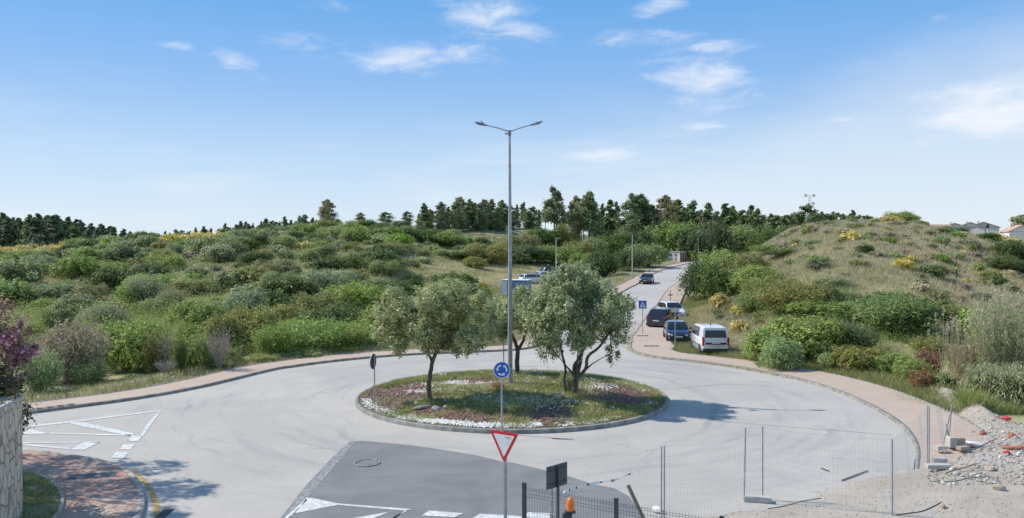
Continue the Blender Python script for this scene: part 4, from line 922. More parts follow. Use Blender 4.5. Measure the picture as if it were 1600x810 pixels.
sb(1295, 545, 60, 44.6, 'green', 'low bush at the back edge of the right pavement')
sb(1450, 520, 70, 48, 'olive', 'yellowish green bush above the rust coloured shrubs', 'loose')
sb(1453, 538, 50, 42, 'rust', 'rust coloured shrub left of the reeds', 'loose', name='dry_shrub')
sb(1512, 527, 70, 42.5, 'rust', 'rust and ochre shrub rising behind the near reeds', 'loose', name='dry_shrub')
sb(1440, 572, 44, 38, 'rust', 'small brown dry shrub at the reed edge', 'loose', name='dry_shrub')
sb(1470, 578, 50, 38, 'grey', 'blue green low shrub at the reed edge', 'round')
sb(1560, 470, 120, 52, 'green', 'green bush behind the tall reeds', 'round')
sb(1590, 500, 70, 46, 'rust', 'rust brown shrub in the tall reeds at the right edge', 'loose', name='dry_shrub')
sb(1480, 480, 90, 58, 'dark', 'dark shrub behind the reeds left side')
sb(1406, 327, 52, 112, 'green', 'broad leafy tree alone on top of the grassy hill', name='hilltop_tree', cat='tree')
sb(1424, 333, 40, 114, 'green', 'smaller leafy tree touching the right of the hilltop tree', name='hilltop_tree', cat='tree')
sb(1440, 345, 26, 122, 'grey', 'small grey twiggy bush beside the hilltop tree', 'feather')
sb(1590, 372, 70, 92, 'dark', 'dark green shrub on the right skyline edge')
sb(1570, 395, 60, 84, 'dark', 'dark shrub below the right skyline edge')
sb(1545, 385, 50, 95, 'olive', 'olive shrub right of the bare red patch')
sb(1290, 466, 130, 58, 'green', 'green bush filling the foot of the grassy hill left of the wide dark bush')
sb(1350, 470, 110, 60, 'dark', 'dark bush joining the wide dark bush on its left')
sb(1470, 470, 110, 58, 'olive', 'olive green bush right of the wide dark bush', 'feather')
sb(1215, 520, 70, 44.8, 'green', 'low green bush in front of the big front bush')
sb(1430, 555, 70, 41, 'green', 'low green bush before the rust coloured shrubs')
sb(1195, 430, 90, 68, 'olive', 'olive bush between bank thicket and big front bush', 'feather')
sb(1300, 430, 80, 66, 'scrub', 'grey green bush on the lower slope of the grassy hill', 'feather')
sb(1191, 566, 22, 46.0, 'dark', 'small dark weed bush standing at the pavement edge', 'round', name='weed_bush')
conifer_px(1590, 338, 190, 'round_pine', 'pineb', 'dark pine above the white house at the right edge', name='pine_tree', cat='pine', wid=1.1)
conifer_px(1603, 336, 185, 'round_pine', 'pine', 'second dark pine cut by the right edge', name='pine_tree', cat='pine', wid=1.1)
def f3(x, Y, px, g):
    w_ = g.uniform(1.0, 2.3); lf = g.choice(['purple', 'purple', 'scrub', 'scrub', 'olive', 'tan', 'tan', 'grey', 'straw', 'straw', 'green'])
    shrub('heath_bush', 'low ' + CN[lf] + ' heath bush ' + whereR(px, Y), 'heath bush', x, Y, w_, w_ * g.uniform(.28, .5), g.choice(['small', 'spiky']), lf, 'dusky heath bushes of the right hill', False)
scatter(270, (1215, 1660), (58, 122), f3, 15, 1.7)
def f4(x, Y, px, g):
    w_ = g.uniform(1.0, 1.9); shrub('gorse_bush', 'small yellow gorse ' + whereR(px, Y), 'gorse', x, Y, w_, w_ * .42, 'small', 'yellow', 'gorse dots of the right hill', False)
scatter(13, (1240, 1640), (66, 112), f4, 16, 4)
for px, py, Y, lab in ((1390, 355, 104, 'yellow gorse patch under the hilltop tree'), (1330, 388, 88, 'bright yellow gorse in the middle of the grassy hill'), (1408, 424, 72, 'orange gorse spot in the lower grassy hill'), (1580, 368, 110, 'gorse band in front of the right white house'), (1560, 370, 112, 'gorse at the left end of the right skyline band'), (1125, 455, 76, 'yellow flowering bush on the slope above the parked cars'), (1160, 470, 70, 'pale yellow flowering bush below the bank thicket'), (1150, 498, 60, 'yellow weeds in flower behind the white van')):
    shrub_px(px, py, 0, 30, Y, 'small', 'yellow', lab, 'gorse_bush', 'gorse', None, False)
def f5(x, Y, px, g):
    w_ = g.uniform(1.6, 3.4); lf = g.choice(['green', 'olive', 'dark', 'grey']); shrub('shrub', 'mid sized ' + CN[lf] + ' shrub ' + whereR(px, Y), 'shrub', x, Y, w_, w_ * g.uniform(.4, .6), 'round', lf, 'green shrubs dotted over the right hill', False)
scatter(34, (1420, 1660), (54, 110), f5, 17, 3.2); scatter(10, (1230, 1420), (56, 110), f5, 18, 6)
def f6(x, Y, px, g):
    w_ = g.uniform(.5, 1.3); lf = g.choice(['grass', 'bright', 'straw', 'grass', 'tan']); shrub('weed_clump', CN[lf] + ' weedy clump on the bank ' + ('right behind the white van' if Y < 62 else 'behind the navy and black cars' if Y < 76 else 'below the bank thicket'), 'weed', x, Y, w_, w_ * g.uniform(.5, .8), 'spiky', lf, 'weedy clumps on the bank behind the parked cars', False)
scatter(90, (1050, 1190), (53, 95), f6, 19, .9)
# ---------------------------------------------------------------- ground cover nobody could count (kind = stuff)
def spread(n, pxr, Yr, seed, pw=.5, keep=None):
    g = np.random.default_rng(seed); px = g.uniform(pxr[0], pxr[1], n); Y = Yr[0] + (Yr[1] - Yr[0]) * g.uniform(0, 1, n) ** pw; X = (px - 800) / F * Y
    m_, pk = paved(X, Y); k = (m_ < .12) & (pk < .2) & ~((Y > 140) & ((px < 114) | ((px > 238) & (px < 350))) & (g.random(n) < .75))
    if keep is not None: k &= keep(X, Y, px)
    return X[k], Y[k], g
def clump_cover(name, X, Y, g, per, rad, hgt, ln, wd, material, label):
    n = len(X); Z = H(X, Y); sc = g.uniform(.6, 1.4, n); dist = np.clip(Y / 90, .45, 1.9)
    d = unit(g.normal(size=(n * per, 3))); d[:, 2] = np.abs(d[:, 2]); r = g.uniform(.45, 1.05, (n * per, 1)); idx = np.repeat(np.arange(n), per)
    off = d * r * np.stack([rad * sc[idx], rad * sc[idx], hgt * sc[idx]], 1); C = np.stack([X[idx], Y[idx], Z[idx] - .05], 1) + off
    Nn = unit(d * .6 + g.normal(size=d.shape) * .5 + [0, 0, .3]); s = dist[idx][:, None]
    V, Fq = leaves(C, Nn, ln, wd, g); V = (V.reshape(-1, 4, 3) - C[:, None]) * s[:, None] + C[:, None]
    return tag(link(name, mesh_np(name, V.reshape(-1, 3), Fq, material)), label, name.replace('_', ' '), kind='stuff')
def blades(name, X, Y, Z, g, per, hgt, wd, spreadr, material, label, lean=.35, dist=True):
    n = len(X) * per; idx = np.repeat(np.arange(len(X)), per); a = g.uniform(0, 6.283, n); dd = (np.clip(Y / 60, .5, 2.2) if dist else np.ones(len(Y)))[idx]
    b = np.stack([X[idx] + g.normal(size=n) * spreadr, Y[idx] + g.normal(size=n) * spreadr, Z[idx] - .03], 1); hh = hgt * g.uniform(.5, 1.35, n)
    sid = np.stack([np.cos(a), np.sin(a), np.zeros(n)], 1) * (wd * dd)[:, None]; ln = np.stack([g.normal(size=n) * lean, g.normal(size=n) * lean, np.ones(n)], 1) * hh[:, None]
    V = np.stack([b - sid, b + sid, b + ln], 1).reshape(-1, 3); return tag(link(name, mesh_np(name, V, np.arange(3 * n).reshape(n, 3), material)), label, name.replace('_', ' '), kind='stuff')
cov = lambda t, sd, sc=16: (lambda X, Y, px: fbm(X, Y, sc, 3, sd) > t)
X, Y, g = spread(9500, (-120, 790), (52, 195), 31, .75, cov(.36, 40)); clump_cover('low_scrub', X, Y, g, 34, 1.15, .75, .085, .038, FOL['scrub'], 'grey green low scrub covering the left slope')
X, Y, g = spread(4200, (-120, 790), (50, 195), 32, .75, cov(.47, 41)); clump_cover('low_scrub', X, Y, g, 32, 1.1, .8, .085, .038, FOL['olive'], 'olive green low scrub between the bushes of the left slope')
for sd_, lf_, n_, lab_ in ((150, 'green', 420, 'tangled green undergrowth between the roadside bushes'), (151, 'olive', 260, 'tangled olive undergrowth between the roadside bushes'), (152, 'bright', 170, 'fresh green undergrowth between the roadside bushes')):
    X, Y, g = spread(n_, (20, 800), (46.5, 74), sd_, .9, lambda X, Y, px: (np.hypot(X, Y - CY) > 20.5) & (Y - (53.2 + X) > 5.5)); clump_cover('undergrowth', X, Y, g, 260, 1.35, 1.55, .085, .034, FOL[lf_], lab_)
X, Y, g = spread(130, (1200, 1470), (45, 62), 153, .9, lambda X, Y, px: np.hypot(X, Y - CY) > 21); clump_cover('undergrowth', X, Y, g, 260, 1.3, 1.2, .085, .034, FOL['green'], 'tangled green undergrowth behind the right pavement')
X, Y, g = spread(3000, (-120, 1000), (50, 225), 33, .7, cov(.5, 42)); clump_cover('low_scrub', X, Y, g, 30, .9, .5, .085, .038, FOL['dark'], 'dark green undergrowth of the left slope')
X, Y, g = spread(1900, (1195, 1680), (48, 125), 34, .8, cov(.46, 43, 7)); clump_cover('low_scrub', X, Y, g, 28, .55, .38, .06, .026, FOL['purple'], 'dusky low heath covering the grassy hill')
X, Y, g = spread(5200, (1195, 1680), (48, 125), 35, .8, cov(.42, 44, 9)); clump_cover('low_scrub', X, Y, g, 28, .55, .36, .06, .026, FOL['olive'], 'olive low scrub covering the grassy hill')
X, Y, g = spread(2400, (1050, 1230), (44, 180), 36, .8); clump_cover('low_scrub', X, Y, g, 24, .45, .35, .06, .026, FOL['olive'], 'weedy growth on the bank above the right pavement')
X, Y, g = spread(36000, (1060, 1700), (44, 128), 37, .7); blades('dry_grass', X, Y, H(X, Y), g, 8, .42, .018, .22, FOL['straw'], 'pale dry grass on the right hill')
X, Y, g = spread(14000, (1040, 1700), (44, 128), 38, .7, cov(.45, 45)); blades('green_grass', X, Y, H(X, Y), g, 7, .35, .018, .22, FOL['grass'], 'green grass on the right hill')
X, Y, g = spread(20000, (-150, 1040), (48, 200), 39, .7, cov(.45, 46)); blades('green_grass', X, Y, H(X, Y), g, 6, .30, .02, .3, FOL['grass'], 'green grass between the scrub of the left slope')
X, Y, g = spread(8000, (-150, 1040), (48, 220), 40, .7, cov(.5, 47)); blades('dry_grass', X, Y, H(X, Y), g, 6, .28, .02, .3, FOL['straw'], 'dry grass between the scrub of the left slope')
def spread2(n, xr, yr, seed):
    g = np.random.default_rng(seed); X = g.uniform(*xr, n); Y = g.uniform(*yr, n); return X, Y, g
X, Y, g = spread2(26000, (-16, 20), (98, 152), 140); dn_ = np.abs(X - cNx(Y)) * .85; k = dn_ > 5.6; X, Y = X[k], Y[k]; blades('dry_grass', X, Y, H(X, Y), g, 6, .22, .022, .3, FOL['straw'], 'dry grass on the flat verge round the parked cars')
k = fbm(X, Y, 6, 3, 141) > .5; blades('green_grass', X[k], Y[k], H(X[k], Y[k]), g, 5, .22, .022, .3, FOL['grass'], 'green grass on the flat verge round the parked cars')
X, Y, g = spread2(26000, (9, 32), (47, 110), 142); dn_ = np.abs(X - cNx(Y)) * .85; k = (dn_ > np.where(Y < 58, 4.2, 5.4)) & (np.hypot(X, Y - CY) > 18.0) & (X < 8 + (Y - 45) * .35 + 8); X, Y = X[k], Y[k]; k2 = fbm(X, Y, 5, 3, 143) > .48
blades('green_grass', X[k2], Y[k2], H(X[k2], Y[k2]), g, 8, .34, .014, .2, FOL['grass'], 'green grass on the bank round the parked cars'); blades('dry_grass', X[~k2], Y[~k2], H(X[~k2], Y[~k2]), g, 8, .36, .013, .2, FOL['straw'], 'straw coloured grass on the bank round the parked cars')
# verge right behind the left pavement and round the right ring
def along(line, d0, d1, n, seed, Ymax=75):
    g = np.random.default_rng(seed); i = g.integers(0, len(line) - 1, n); t = g.uniform(0, 1, (n, 1)); P = line[i] * (1 - t) + line[i + 1] * t
    Tn = unit(line[i + 1] - line[i]); Nn = np.stack([-Tn[:, 1], Tn[:, 0]], 1); P = P + Nn * (d0 + (d1 - d0) * g.uniform(0, 1, (n, 1)) ** 1.2)
    k = (P[:, 1] < Ymax) & (P[:, 1] > 15) & (P[:, 0] > -45); return P[k, 0], P[k, 1], g
X, Y, g = along(OL, .1, 3.2, 9000, 50); blades('verge_grass', X, Y, H(X, Y) + .03, g, 7, .30, .010, .10, FOL['straw'], 'dry verge grass behind the left pavement', dist=False)
X, Y, g = along(OL, .2, 4.0, 7000, 51); blades('verge_grass', X, Y, H(X, Y) + .03, g, 7, .32, .011, .12, FOL['grass'], 'green verge grass behind the left pavement', dist=False)
X, Y, g = along(OL, .9, 2.6, 420, 52); blades('verge_flowers', X, Y, H(X, Y) + .22, g, 5, .05, .03, .12, FOL['flower'], 'white flower heads in the left verge', 1.2, False)
X, Y, g = along(OR, -.1, -2.4, 9000, 53); k = Y > 33; blades('verge_grass', X[k], Y[k], H(X[k], Y[k]) + .03, g, 7, .3, .011, .12, FOL['grass'], 'green grass behind the right pavement', dist=False)
X, Y, g = along(OL, .3, 6, 5000, 54, 140); k = Y > 55; blades('verge_grass', X[k], Y[k], H(X[k], Y[k]) + .03, g, 7, .3, .02, .15, FOL['straw'], 'dry grass beside the north road', dist=False)
# weeds growing in the kerb joints
X, Y, g = along(KL, -.12, .10, 260, 55); blades('kerb_weeds', X, Y, X * 0 + .02, g, 9, .10, .012, .08, FOL['grass'], 'little weeds in the left kerb joint', dist=False)
X, Y, g = along(KR, -.10, .12, 420, 56); k = Y > 42; blades('kerb_weeds', X[k], Y[k], X[k] * 0 + .05, g, 10, .16, .014, .10, FOL['straw'], 'dry weeds along the right kerb', dist=False)
X, Y, g = along(KC, -.26, -.05, 150, 57); k = (X > -20) & (Y > 19); blades('kerb_weeds', X[k], Y[k], X[k] * 0 + .02, g, 10, .10, .010, .07, FOL['grass'], 'moss and weeds between corner kerb and yellow line', dist=False)
# weedy bed by the wall
g = np.random.default_rng(58); X = g.uniform(-22, -11.4, 9000); Y = g.uniform(13, 24.3, 9000); ins_, _ = inpoly(X, Y, [(p[0], p[1]) for p in bed]); X, Y = X[ins_], Y[ins_]
k = fbm(X, Y, .8, 3, 60) > .38; blades('bed_grass', X[k], Y[k], X[k] * 0 + .14, g, 7, .16, .012, .07, FOL['grass'], 'short green weeds in the bed by the stone wall', .9, False)
# island plants: grass, ground cover, daisies, bark and pebbles
MP_ = [(622, 614, 120, 38), (722, 655, 140, 26), (738, 599, 110, 15), (862, 648, 90, 26), (965, 614, 110, 32), (668, 640, 60, 12), (905, 665, 60, 10)]
def mulch(X, Y):
    v = np.full(np.shape(X), -1.)
    for (px, py, w_, hh) in MP_:
        c = gp(px, py, .35); rx_ = w_ / 2 / F * c[1]; ry_ = abs(gp(px, py - hh / 2, .35)[1] - gp(px, py + hh / 2, .35)[1]) / 2; v = np.maximum(v, 1 - np.hypot((X - c[0]) / rx_, (Y - c[1]) / ry_))
    return v + (fbm(X, Y, .8, 3, 75) - .5) * .9
def on_island(n, seed, sc, t, rmax=6.85, rmin=0, sd=8, above=True):
    g = np.random.default_rng(seed); a = g.uniform(0, 6.283, n); r = np.sqrt(g.uniform(rmin ** 2, rmax ** 2, n)); X = CX + r * np.cos(a); Y = CY + r * np.sin(a)
    f = fbm(X, Y, sc, 3, sd); k = (f > t) if above else (f < t); return X[k], Y[k], g
X, Y, g = on_island(16000, 61, 1.7, .0, sd=70); k = mulch(X, Y) < .0; X, Y = X[k], Y[k]; blades('island_grass', X, Y, isl(X, Y), g, 7, .16, .010, .05, FOL['grass'], 'green grass and clover on the island', .7, False)
X, Y, g = on_island(6000, 62, 1.3, .52, sd=71); k = mulch(X, Y) < -.05; X, Y = X[k], Y[k]; blades('island_grass', X, Y, isl(X, Y), g, 7, .15, .011, .05, FOL['bright'], 'bright green weeds on the island', 1.0, False)
X, Y, g = on_island(7000, 63, 1.1, .5, sd=72); k = mulch(X, Y) < .15; X, Y = X[k], Y[k]; blades('island_grass', X, Y, isl(X, Y), g, 6, .18, .010, .06, FOL['straw'], 'dry grass tufts on the island', .7, False)
X, Y, g = on_island(30000, 64, 1.7, .0, sd=70); k = mulch(X, Y) > -.05; X, Y = X[k], Y[k]
C = np.stack([X, Y, isl(X, Y) + .015], 1); V, Fq = leaves(C, np.tile([0, 0, 1.], (len(X), 1)) + g.normal(size=C.shape) * .4, .05, .022, g); tag(link('bark_mulch', mesh_np('bark_mulch', V, Fq, FOL['mulch'])), 'reddish brown bark mulch patches on the island', 'bark mulch', kind='stuff')
X, Y, g = on_island(7500, 65, .7, .58, sd=73); k = (fbm(X, Y, 2.6, 2, 74) > .54) & (mulch(X, Y) < 0); X, Y = X[k], Y[k]
C = np.stack([X, Y, isl(X, Y) + g.uniform(.06, .16, len(X))], 1); V, Fq = leaves(C, np.tile([0, 0, 1.], (len(X), 1)) + g.normal(size=C.shape) * .35, .036, .03, g); tag(link('daisies', mesh_np('daisies', V, Fq, FOL['flower'])), 'white daisies flowering over the island', 'daisies', kind='stuff')
# white pebbles: along the near and left rim, a band below the lamp post and the right rear rim
def pebbles(pts, label, seed, r=.04):
    g = np.random.default_rng(seed); n = len(pts); base = np.array([(1, 0, 0), (0, 1, 0), (-1, 0, 0), (0, -1, 0), (0, 0, 1), (0, 0, -1)], float); fc = np.array([(0, 1, 4), (1, 2, 4), (2, 3, 4), (3, 0, 4), (1, 0, 5), (2, 1, 5), (3, 2, 5), (0, 3, 5)])
    R3 = g.normal(size=(n, 1, 1)) * 1.5; c_, s_ = np.cos(R3), np.sin(R3); b = base[None] * g.uniform(.6, 1.5, (n, 6, 1)); bx = b[:, :, 0:1] * c_ - b[:, :, 1:2] * s_; by = b[:, :, 0:1] * s_ + b[:, :, 1:2] * c_
    V = np.concatenate([bx, by, b[:, :, 2:3] * .7], 2) * (r * g.uniform(.5, 1.4, (n, 1, 1))) + np.array(pts)[:, None, :]
    Fx = (fc[None] + (np.arange(n) * 6)[:, None, None]).reshape(-1, 3); return V.reshape(-1, 3), Fx
def pz(angs, r0, r1, n, seed):
    g = np.random.default_rng(seed); a = np.radians(g.uniform(angs[0], angs[1], n)); r = g.uniform(r0, r1, n) - np.abs(g.normal(size=n)) * .15; X = CX + r * np.cos(a); Y = CY + r * np.sin(a); return np.stack([X, Y, isl(X, Y) + .02], 1)
def pxy(px, py, w_, hh, n, seed):
    g = np.random.default_rng(seed); P = np.array([gp(px + g.normal() * w_ / 2, py + g.normal() * hh / 2, .35) for _ in range(n)]); P[:, 2] = isl(P[:, 0], P[:, 1]) + .02; k = np.hypot(P[:, 0] - CX, P[:, 1] - CY) < 6.8; return P[k]
for lab, P, sd in (('white pebbles along the near rim of the island', np.concatenate([pz((228, 280), 6.5, 6.9, 1700, 1), pz((190, 232), 6.6, 6.9, 350, 2), pz((285, 310), 6.6, 6.9, 180, 3)]), 81),
                   ('white pebbles round the foot of the lamp post', np.concatenate([pxy(800, 628, 95, 10, 1600, 4), pxy(745, 607, 50, 6, 450, 5), pxy(800, 605, 50, 6, 350, 21)]), 82),
                   ('white pebbles behind the left olive tree', np.concatenate([pxy(700, 602, 44, 5, 500, 6), pxy(690, 613, 60, 4, 400, 7)]), 83),
                   ('white pebbles on the right rear rim of the island', np.concatenate([pz((3, 55), 6.2, 6.7, 800, 8), pxy(925, 605, 40, 6, 300, 9)]), 84)):
    V, Fq = pebbles(P, lab, sd, .042); tag(link('white_pebbles', mesh_np('white_pebbles', V, Fq, M['pebble'])), lab, 'white pebbles', kind='stuff')
def rock(label, c, s, seed, material, name='rock', cat='rock', group=None):
    g = random.Random(seed); import bmesh
    bm = bmesh.new(); bmesh.ops.create_icosphere(bm, subdivisions=2, radius=1)
    off = [(Vector((g.gauss(0, 1), g.gauss(0, 1), g.gauss(0, 1))).normalized(), g.uniform(.6, .9)) for _ in range(7)]
    for v in bm.verts:
        for d, k in off:
            q = v.co.dot(d)
            if q > k: v.co -= d * (q - k)
        v.co.x *= s[0]; v.co.y *= s[1]; v.co.z *= s[2]
    me = bpy.data.meshes.new(name); bm.to_mesh(me); bm.free(); me.materials.append(material); o = link(name, me, None, c); o.rotation_euler = (g.uniform(-.2, .2), g.uniform(-.2, .2), g.uniform(0, 6)); return tag(o, label, cat, group)
def ig(px, py, dz=0): p = gp(px, py, .35); return (p[0], p[1], float(isl(np.array(p[0]), np.array(p[1]))) + dz)
rock('tan boulder left of the right olive tree foot', ig(872, 626, .08), (.30, .22, .20), 1, M['rock']); rock('flat tan boulder below the right olive tree', ig(884, 631, .05), (.34, .2, .12), 2, M['rock']); rock('small tan boulder right of the flat one', ig(898, 631, .05), (.26, .18, .11), 3, M['rock'])
rock('grey slate boulder below the left olive tree', ig(660, 636, .04), (.42, .2, .10), 4, M['slate']); rock('dark slate stone right of the grey slate boulder', ig(682, 638, .04), (.34, .18, .10), 5, M['slate']); rock('small slate stone at the right end of the slate row', ig(696, 637, .04), (.2, .12, .09), 6, M['slate']); rock('small tan stone at the foot of the left olive tree', ig(650, 631, .04), (.16, .14, .10), 7, M['rock'])
shrub('small_shrub', 'small grey green shrub at the foot of the right olive tree', 'shrub', *ig(886, 615)[:2], 1.0, 1.0, 'loose', 'grey', z=.4)
shrub('dry_plant', 'small brown dry plant behind the blue roundabout sign', 'plant', *ig(778, 612)[:2], .8, .42, 'loose', 'rust', z=.38)
# ---------------------------------------------------------------- olive trees of the island
def olive(label, base, trunks, lobes, seed, n=15000, r0=.11):
    t = empty('olive_tree', base, label=label, cat='olive tree'); m = MB(); g = random.Random(seed)
    for tr in trunks:
        P = cr([(a, b, c) for a, b, c, _ in tr], 5); rads = np.interp(np.linspace(0, 1, len(P)), np.linspace(0, 1, len(tr)), [q[3] for q in tr]); P = P + np.array([[g.uniform(-.012, .012), g.uniform(-.012, .012), 0] for _ in P]); m.tube([tuple(p) for p in P], list(rads), 8)
        tip = Vector(tr[-1][:3])
        near = sorted(lobes, key=lambda L: (Vector(L[:3]) - tip).length)[:5]
        for L in near:
            e = Vector(L[:3]); mid = (tip + e) / 2 + Vector((g.uniform(-.15, .15), g.uniform(-.15, .15), g.uniform(-.2, .05))); m.tube([tip, mid, e], [tr[-1][3] * .8, .028, .012], 6)
            for k in range(4):
                d = Vector((g.gauss(0, 1), g.gauss(0, 1), g.gauss(0, 1))).normalized() * L[3] * .8; m.tube([e * .6 + mid * .4, e + d * .5, e + d], [.016, .011, .004], 4)
    m.build('trunk', M['bark'], t)
    gg = np.random.default_rng(seed); C, N_ = clumps(lobes, n, gg, 16, .36, -.9, .06); C[:, 2] -= .10 * np.abs(gg.normal(size=len(C))); V, Fq = leaves(C, N_, .072, .026, gg); link('crown', mesh_np('crown', V, Fq, FOL['olivetree']), t); return t
def lob(cx, z0, z1, w_, seed, k=26, dep=2.0, r=(.26, .60)):
    g = random.Random(seed); out = []
    while len(out) < k:
        x, y, z = g.uniform(-1, 1), g.uniform(-1, 1), g.uniform(-1, 1)
        if abs(x) ** 2.6 + y * y + abs(z) ** 2.6 > 1 or x * x + y * y + z * z < .12 or z > .75 - .6 * abs(x - .1) + g.uniform(-.1, .5): continue
        q = g.uniform(*r); zc = (z0 + z1) / 2; hh = (z1 - z0) / 2 - q * .5; out.append((cx + x * (w_ / 2 - q * .6), y * (dep - q * .6), zc + z * hh, q))
    return out
b = ig(672, 625); L = lob(.35, 2.05, 5.35, 5.3, 3, 44, 2.2)
L += [(-1.95, 0, 3.0, .55), (-2.0, .2, 3.8, .5), (-1.6, 0, 4.4, .5), (-1.4, -.3, 2.5, .45), (-1.0, 0, 3.6, .6)]
L = [(x, y, z - .12 * max(0, x - .3) ** 2, q) for x, y, z, q in L]
olive('left olive tree of the island with single dark bent trunk', b, [[(0, 0, -.1, .12), (-.06, 0, .5, .105), (.0, .02, 1.05, .09), (.10, 0, 1.6, .085), (.28, 0, 2.1, .08)], [(.10, 0, 1.6, .06), (-.1, .1, 2.0, .05), (-.5, .1, 2.6, .045)], [(.28, 0, 2.1, .06), (.7, 0, 2.5, .05), (1.2, 0, 3.0, .04)]], L, 41, 52000)
b = ig(808, 584); L = lob(-.1, 1.8, 4.6, 4.4, 5, 32, 2.0); L += [(-1.3, 0, 2.4, .6), (-1.6, .2, 3.0, .6), (1.2, 0, 3.2, .7), (1.6, 0, 2.6, .6), (-.2, 0, 3.4, .8), (.5, -.2, 2.8, .6)]
olive('back olive tree of the island directly behind the lamp post', b, [[(0, 0, -.1, .13), (.0, 0, .6, .12), (.02, 0, 1.2, .11), (-.12, 0, 1.7, .09), (-.4, 0, 2.3, .07)], [(.02, 0, 1.2, .09), (.3, 0, 1.7, .08), (.55, 0, 2.4, .06)]], L, 42, 26000)
b = ig(897, 620); L = lob(.16, 2.1, 5.9, 5.2, 7, 46, 2.3); L += [(-1.1, 0, 2.2, .6), (2.0, -.2, 3.4, .5), (2.0, .1, 2.6, .45), (1.7, 0, 1.9, .35), (-.9, -.3, 5.0, .6), (-.2, 0, 5.3, .6), (-1.6, 0, 3.5, .7), (-1.25, .1, 4.3, .7), (-1.5, -.1, 2.8, .6), (-.6, 0, 3.6, .7), (-.2, 0, 4.4, .75), (.9, -.3, 3.6, .7), (1.3, 0, 4.6, .6), (.3, -.4, 3.0, .6)]
olive('right olive tree of the island with forked leaning trunks', b, [[(0, 0, -.1, .13), (.05, 0, .3, .12), (.10, 0, .75, .11)], [(.10, 0, .7, .08), (.0, .05, 1.2, .075), (.25, 0, 1.7, .065), (.55, 0, 2.3, .05), (.65, 0, 2.9, .04)], [(.10, 0, .7, .085), (.5, 0, 1.15, .075), (.62, 0, 1.7, .07), (1.1, 0, 2.1, .055), (1.6, 0, 2.8, .04)], [(-.3, .3, -.1, .06), (-.42, .3, .5, .06), (-.36, .25, 1.1, .055), (-.5, .2, 1.7, .05), (-.7, 0, 2.5, .04)]], L, 43, 54000)
# ---------------------------------------------------------------- reeds, bottom right
def reed_bed(name, label, X, Y, hh, seed, per_leaf=16, plume=False, leafm='reed'):
    g = np.random.default_rng(seed); Z = H(X, Y) - .02; n = len(X); hh = hh * g.uniform(.7, 1.12, n); lean = g.normal(size=(n, 2)) * .10
    t = empty(name, (float(X.mean()), float(Y.mean()), float(Z.mean())), label=label, cat='reeds'); o0 = np.array(t.location)
    B = np.stack([X, Y, Z], 1) - o0; T_ = B + np.concatenate([lean * hh[:, None], hh[:, None]], 1)
    sd = np.stack([np.full(n, .014), np.zeros(n), np.zeros(n)], 1); V = np.stack([B - sd, B + sd, T_ + sd * .5, T_ - sd * .5], 1).reshape(-1, 3); Fq = np.arange(4 * n).reshape(n, 4)
    sd2 = sd[:, [1, 0, 2]]; V2 = np.stack([B - sd2, B + sd2, T_ + sd2 * .5, T_ - sd2 * .5], 1).reshape(-1, 3); link('canes', mesh_np('canes', np.concatenate([V, V2]), np.concatenate([Fq, Fq + 4 * n]), FOL['reedd']), t)['kind'] = 'stuff'
    idx = np.repeat(np.arange(n), per_leaf); u = g.uniform(.08, .97, (n * per_leaf, 1)); p = B[idx] + (T_ - B)[idx] * u; a = g.uniform(0, 6.283, n * per_leaf); d = np.stack([np.cos(a), np.sin(a), np.zeros(n * per_leaf)], 1); L = g.uniform(.28, .62, (n * per_leaf, 1)) * (1.15 - u * .6)
    side = np.cross(d, [0, 0, 1.]) * .024; m1 = p + d * L * .5 + [0, 0, .22] * L * 1.2; e = p + d * L + [0, 0, -.30] * L
    V = np.stack([p - side * .5, p + side * .5, m1 + side, m1 - side, e], 1).reshape(-1, 3); k = np.arange(n * per_leaf) * 5
    me_q = np.stack([k, k + 1, k + 2, k + 3], 1); tri = np.stack([k + 3, k + 2, k + 4, k + 4], 1)[:, :3]
    q = link('leaves', mesh_np('leaves', V, np.concatenate([np.stack([me_q[:, 0], me_q[:, 1], me_q[:, 2]], 1), np.stack([me_q[:, 0], me_q[:, 2], me_q[:, 3]], 1), tri]), FOL[leafm]), t); q['kind'] = 'stuff'
    if plume:
        k_ = g.random(n) < .35; P = T_[k_]; m_ = len(P); ii_ = np.repeat(np.arange(m_), 40); c = P[ii_] + np.stack([g.normal(size=m_ * 40) * .035, g.normal(size=m_ * 40) * .035, g.uniform(-.05, .55, m_ * 40)], 1)
        V, Fq = leaves(c, g.normal(size=c.shape), .06, .012, g); link('plumes', mesh_np('plumes', V, Fq, FOL['reedd']), t)['kind'] = 'stuff'
    return t
def rpx(pxr, Yr, n, seed):
    g = np.random.default_rng(seed); px = g.uniform(*pxr, n); Y = g.uniform(*Yr, n); return (px - 800) / F * Y, Y
g = np.random.default_rng(3)
X, Y = rpx((1475, 1680), (33.2, 37.0), 1100, 1); X = X + (Y - 33) * .3; k = (Y > np.interp(800 + X / Y * F, [1470, 1520, 1560, 1600, 1700], [37.2, 35.3, 34.0, 33.4, 33.0])); reed_bed('reed_bed', 'near bed of pale green reeds at the right edge', X[k], Y[k], 1.6, 4, 22)
X, Y = rpx((1470, 1560), (37.5, 40), 90, 5); reed_bed('reed_bed', 'row of dry straw coloured canes with plumes behind the near reeds', X, Y, 3.2, 6, 5, True)
X, Y = rpx((1530, 1700), (37.6, 43), 420, 7); reed_bed('reed_bed', 'tall green reeds with high plumes at the far right', X, Y, 4.3, 8, 20, True)
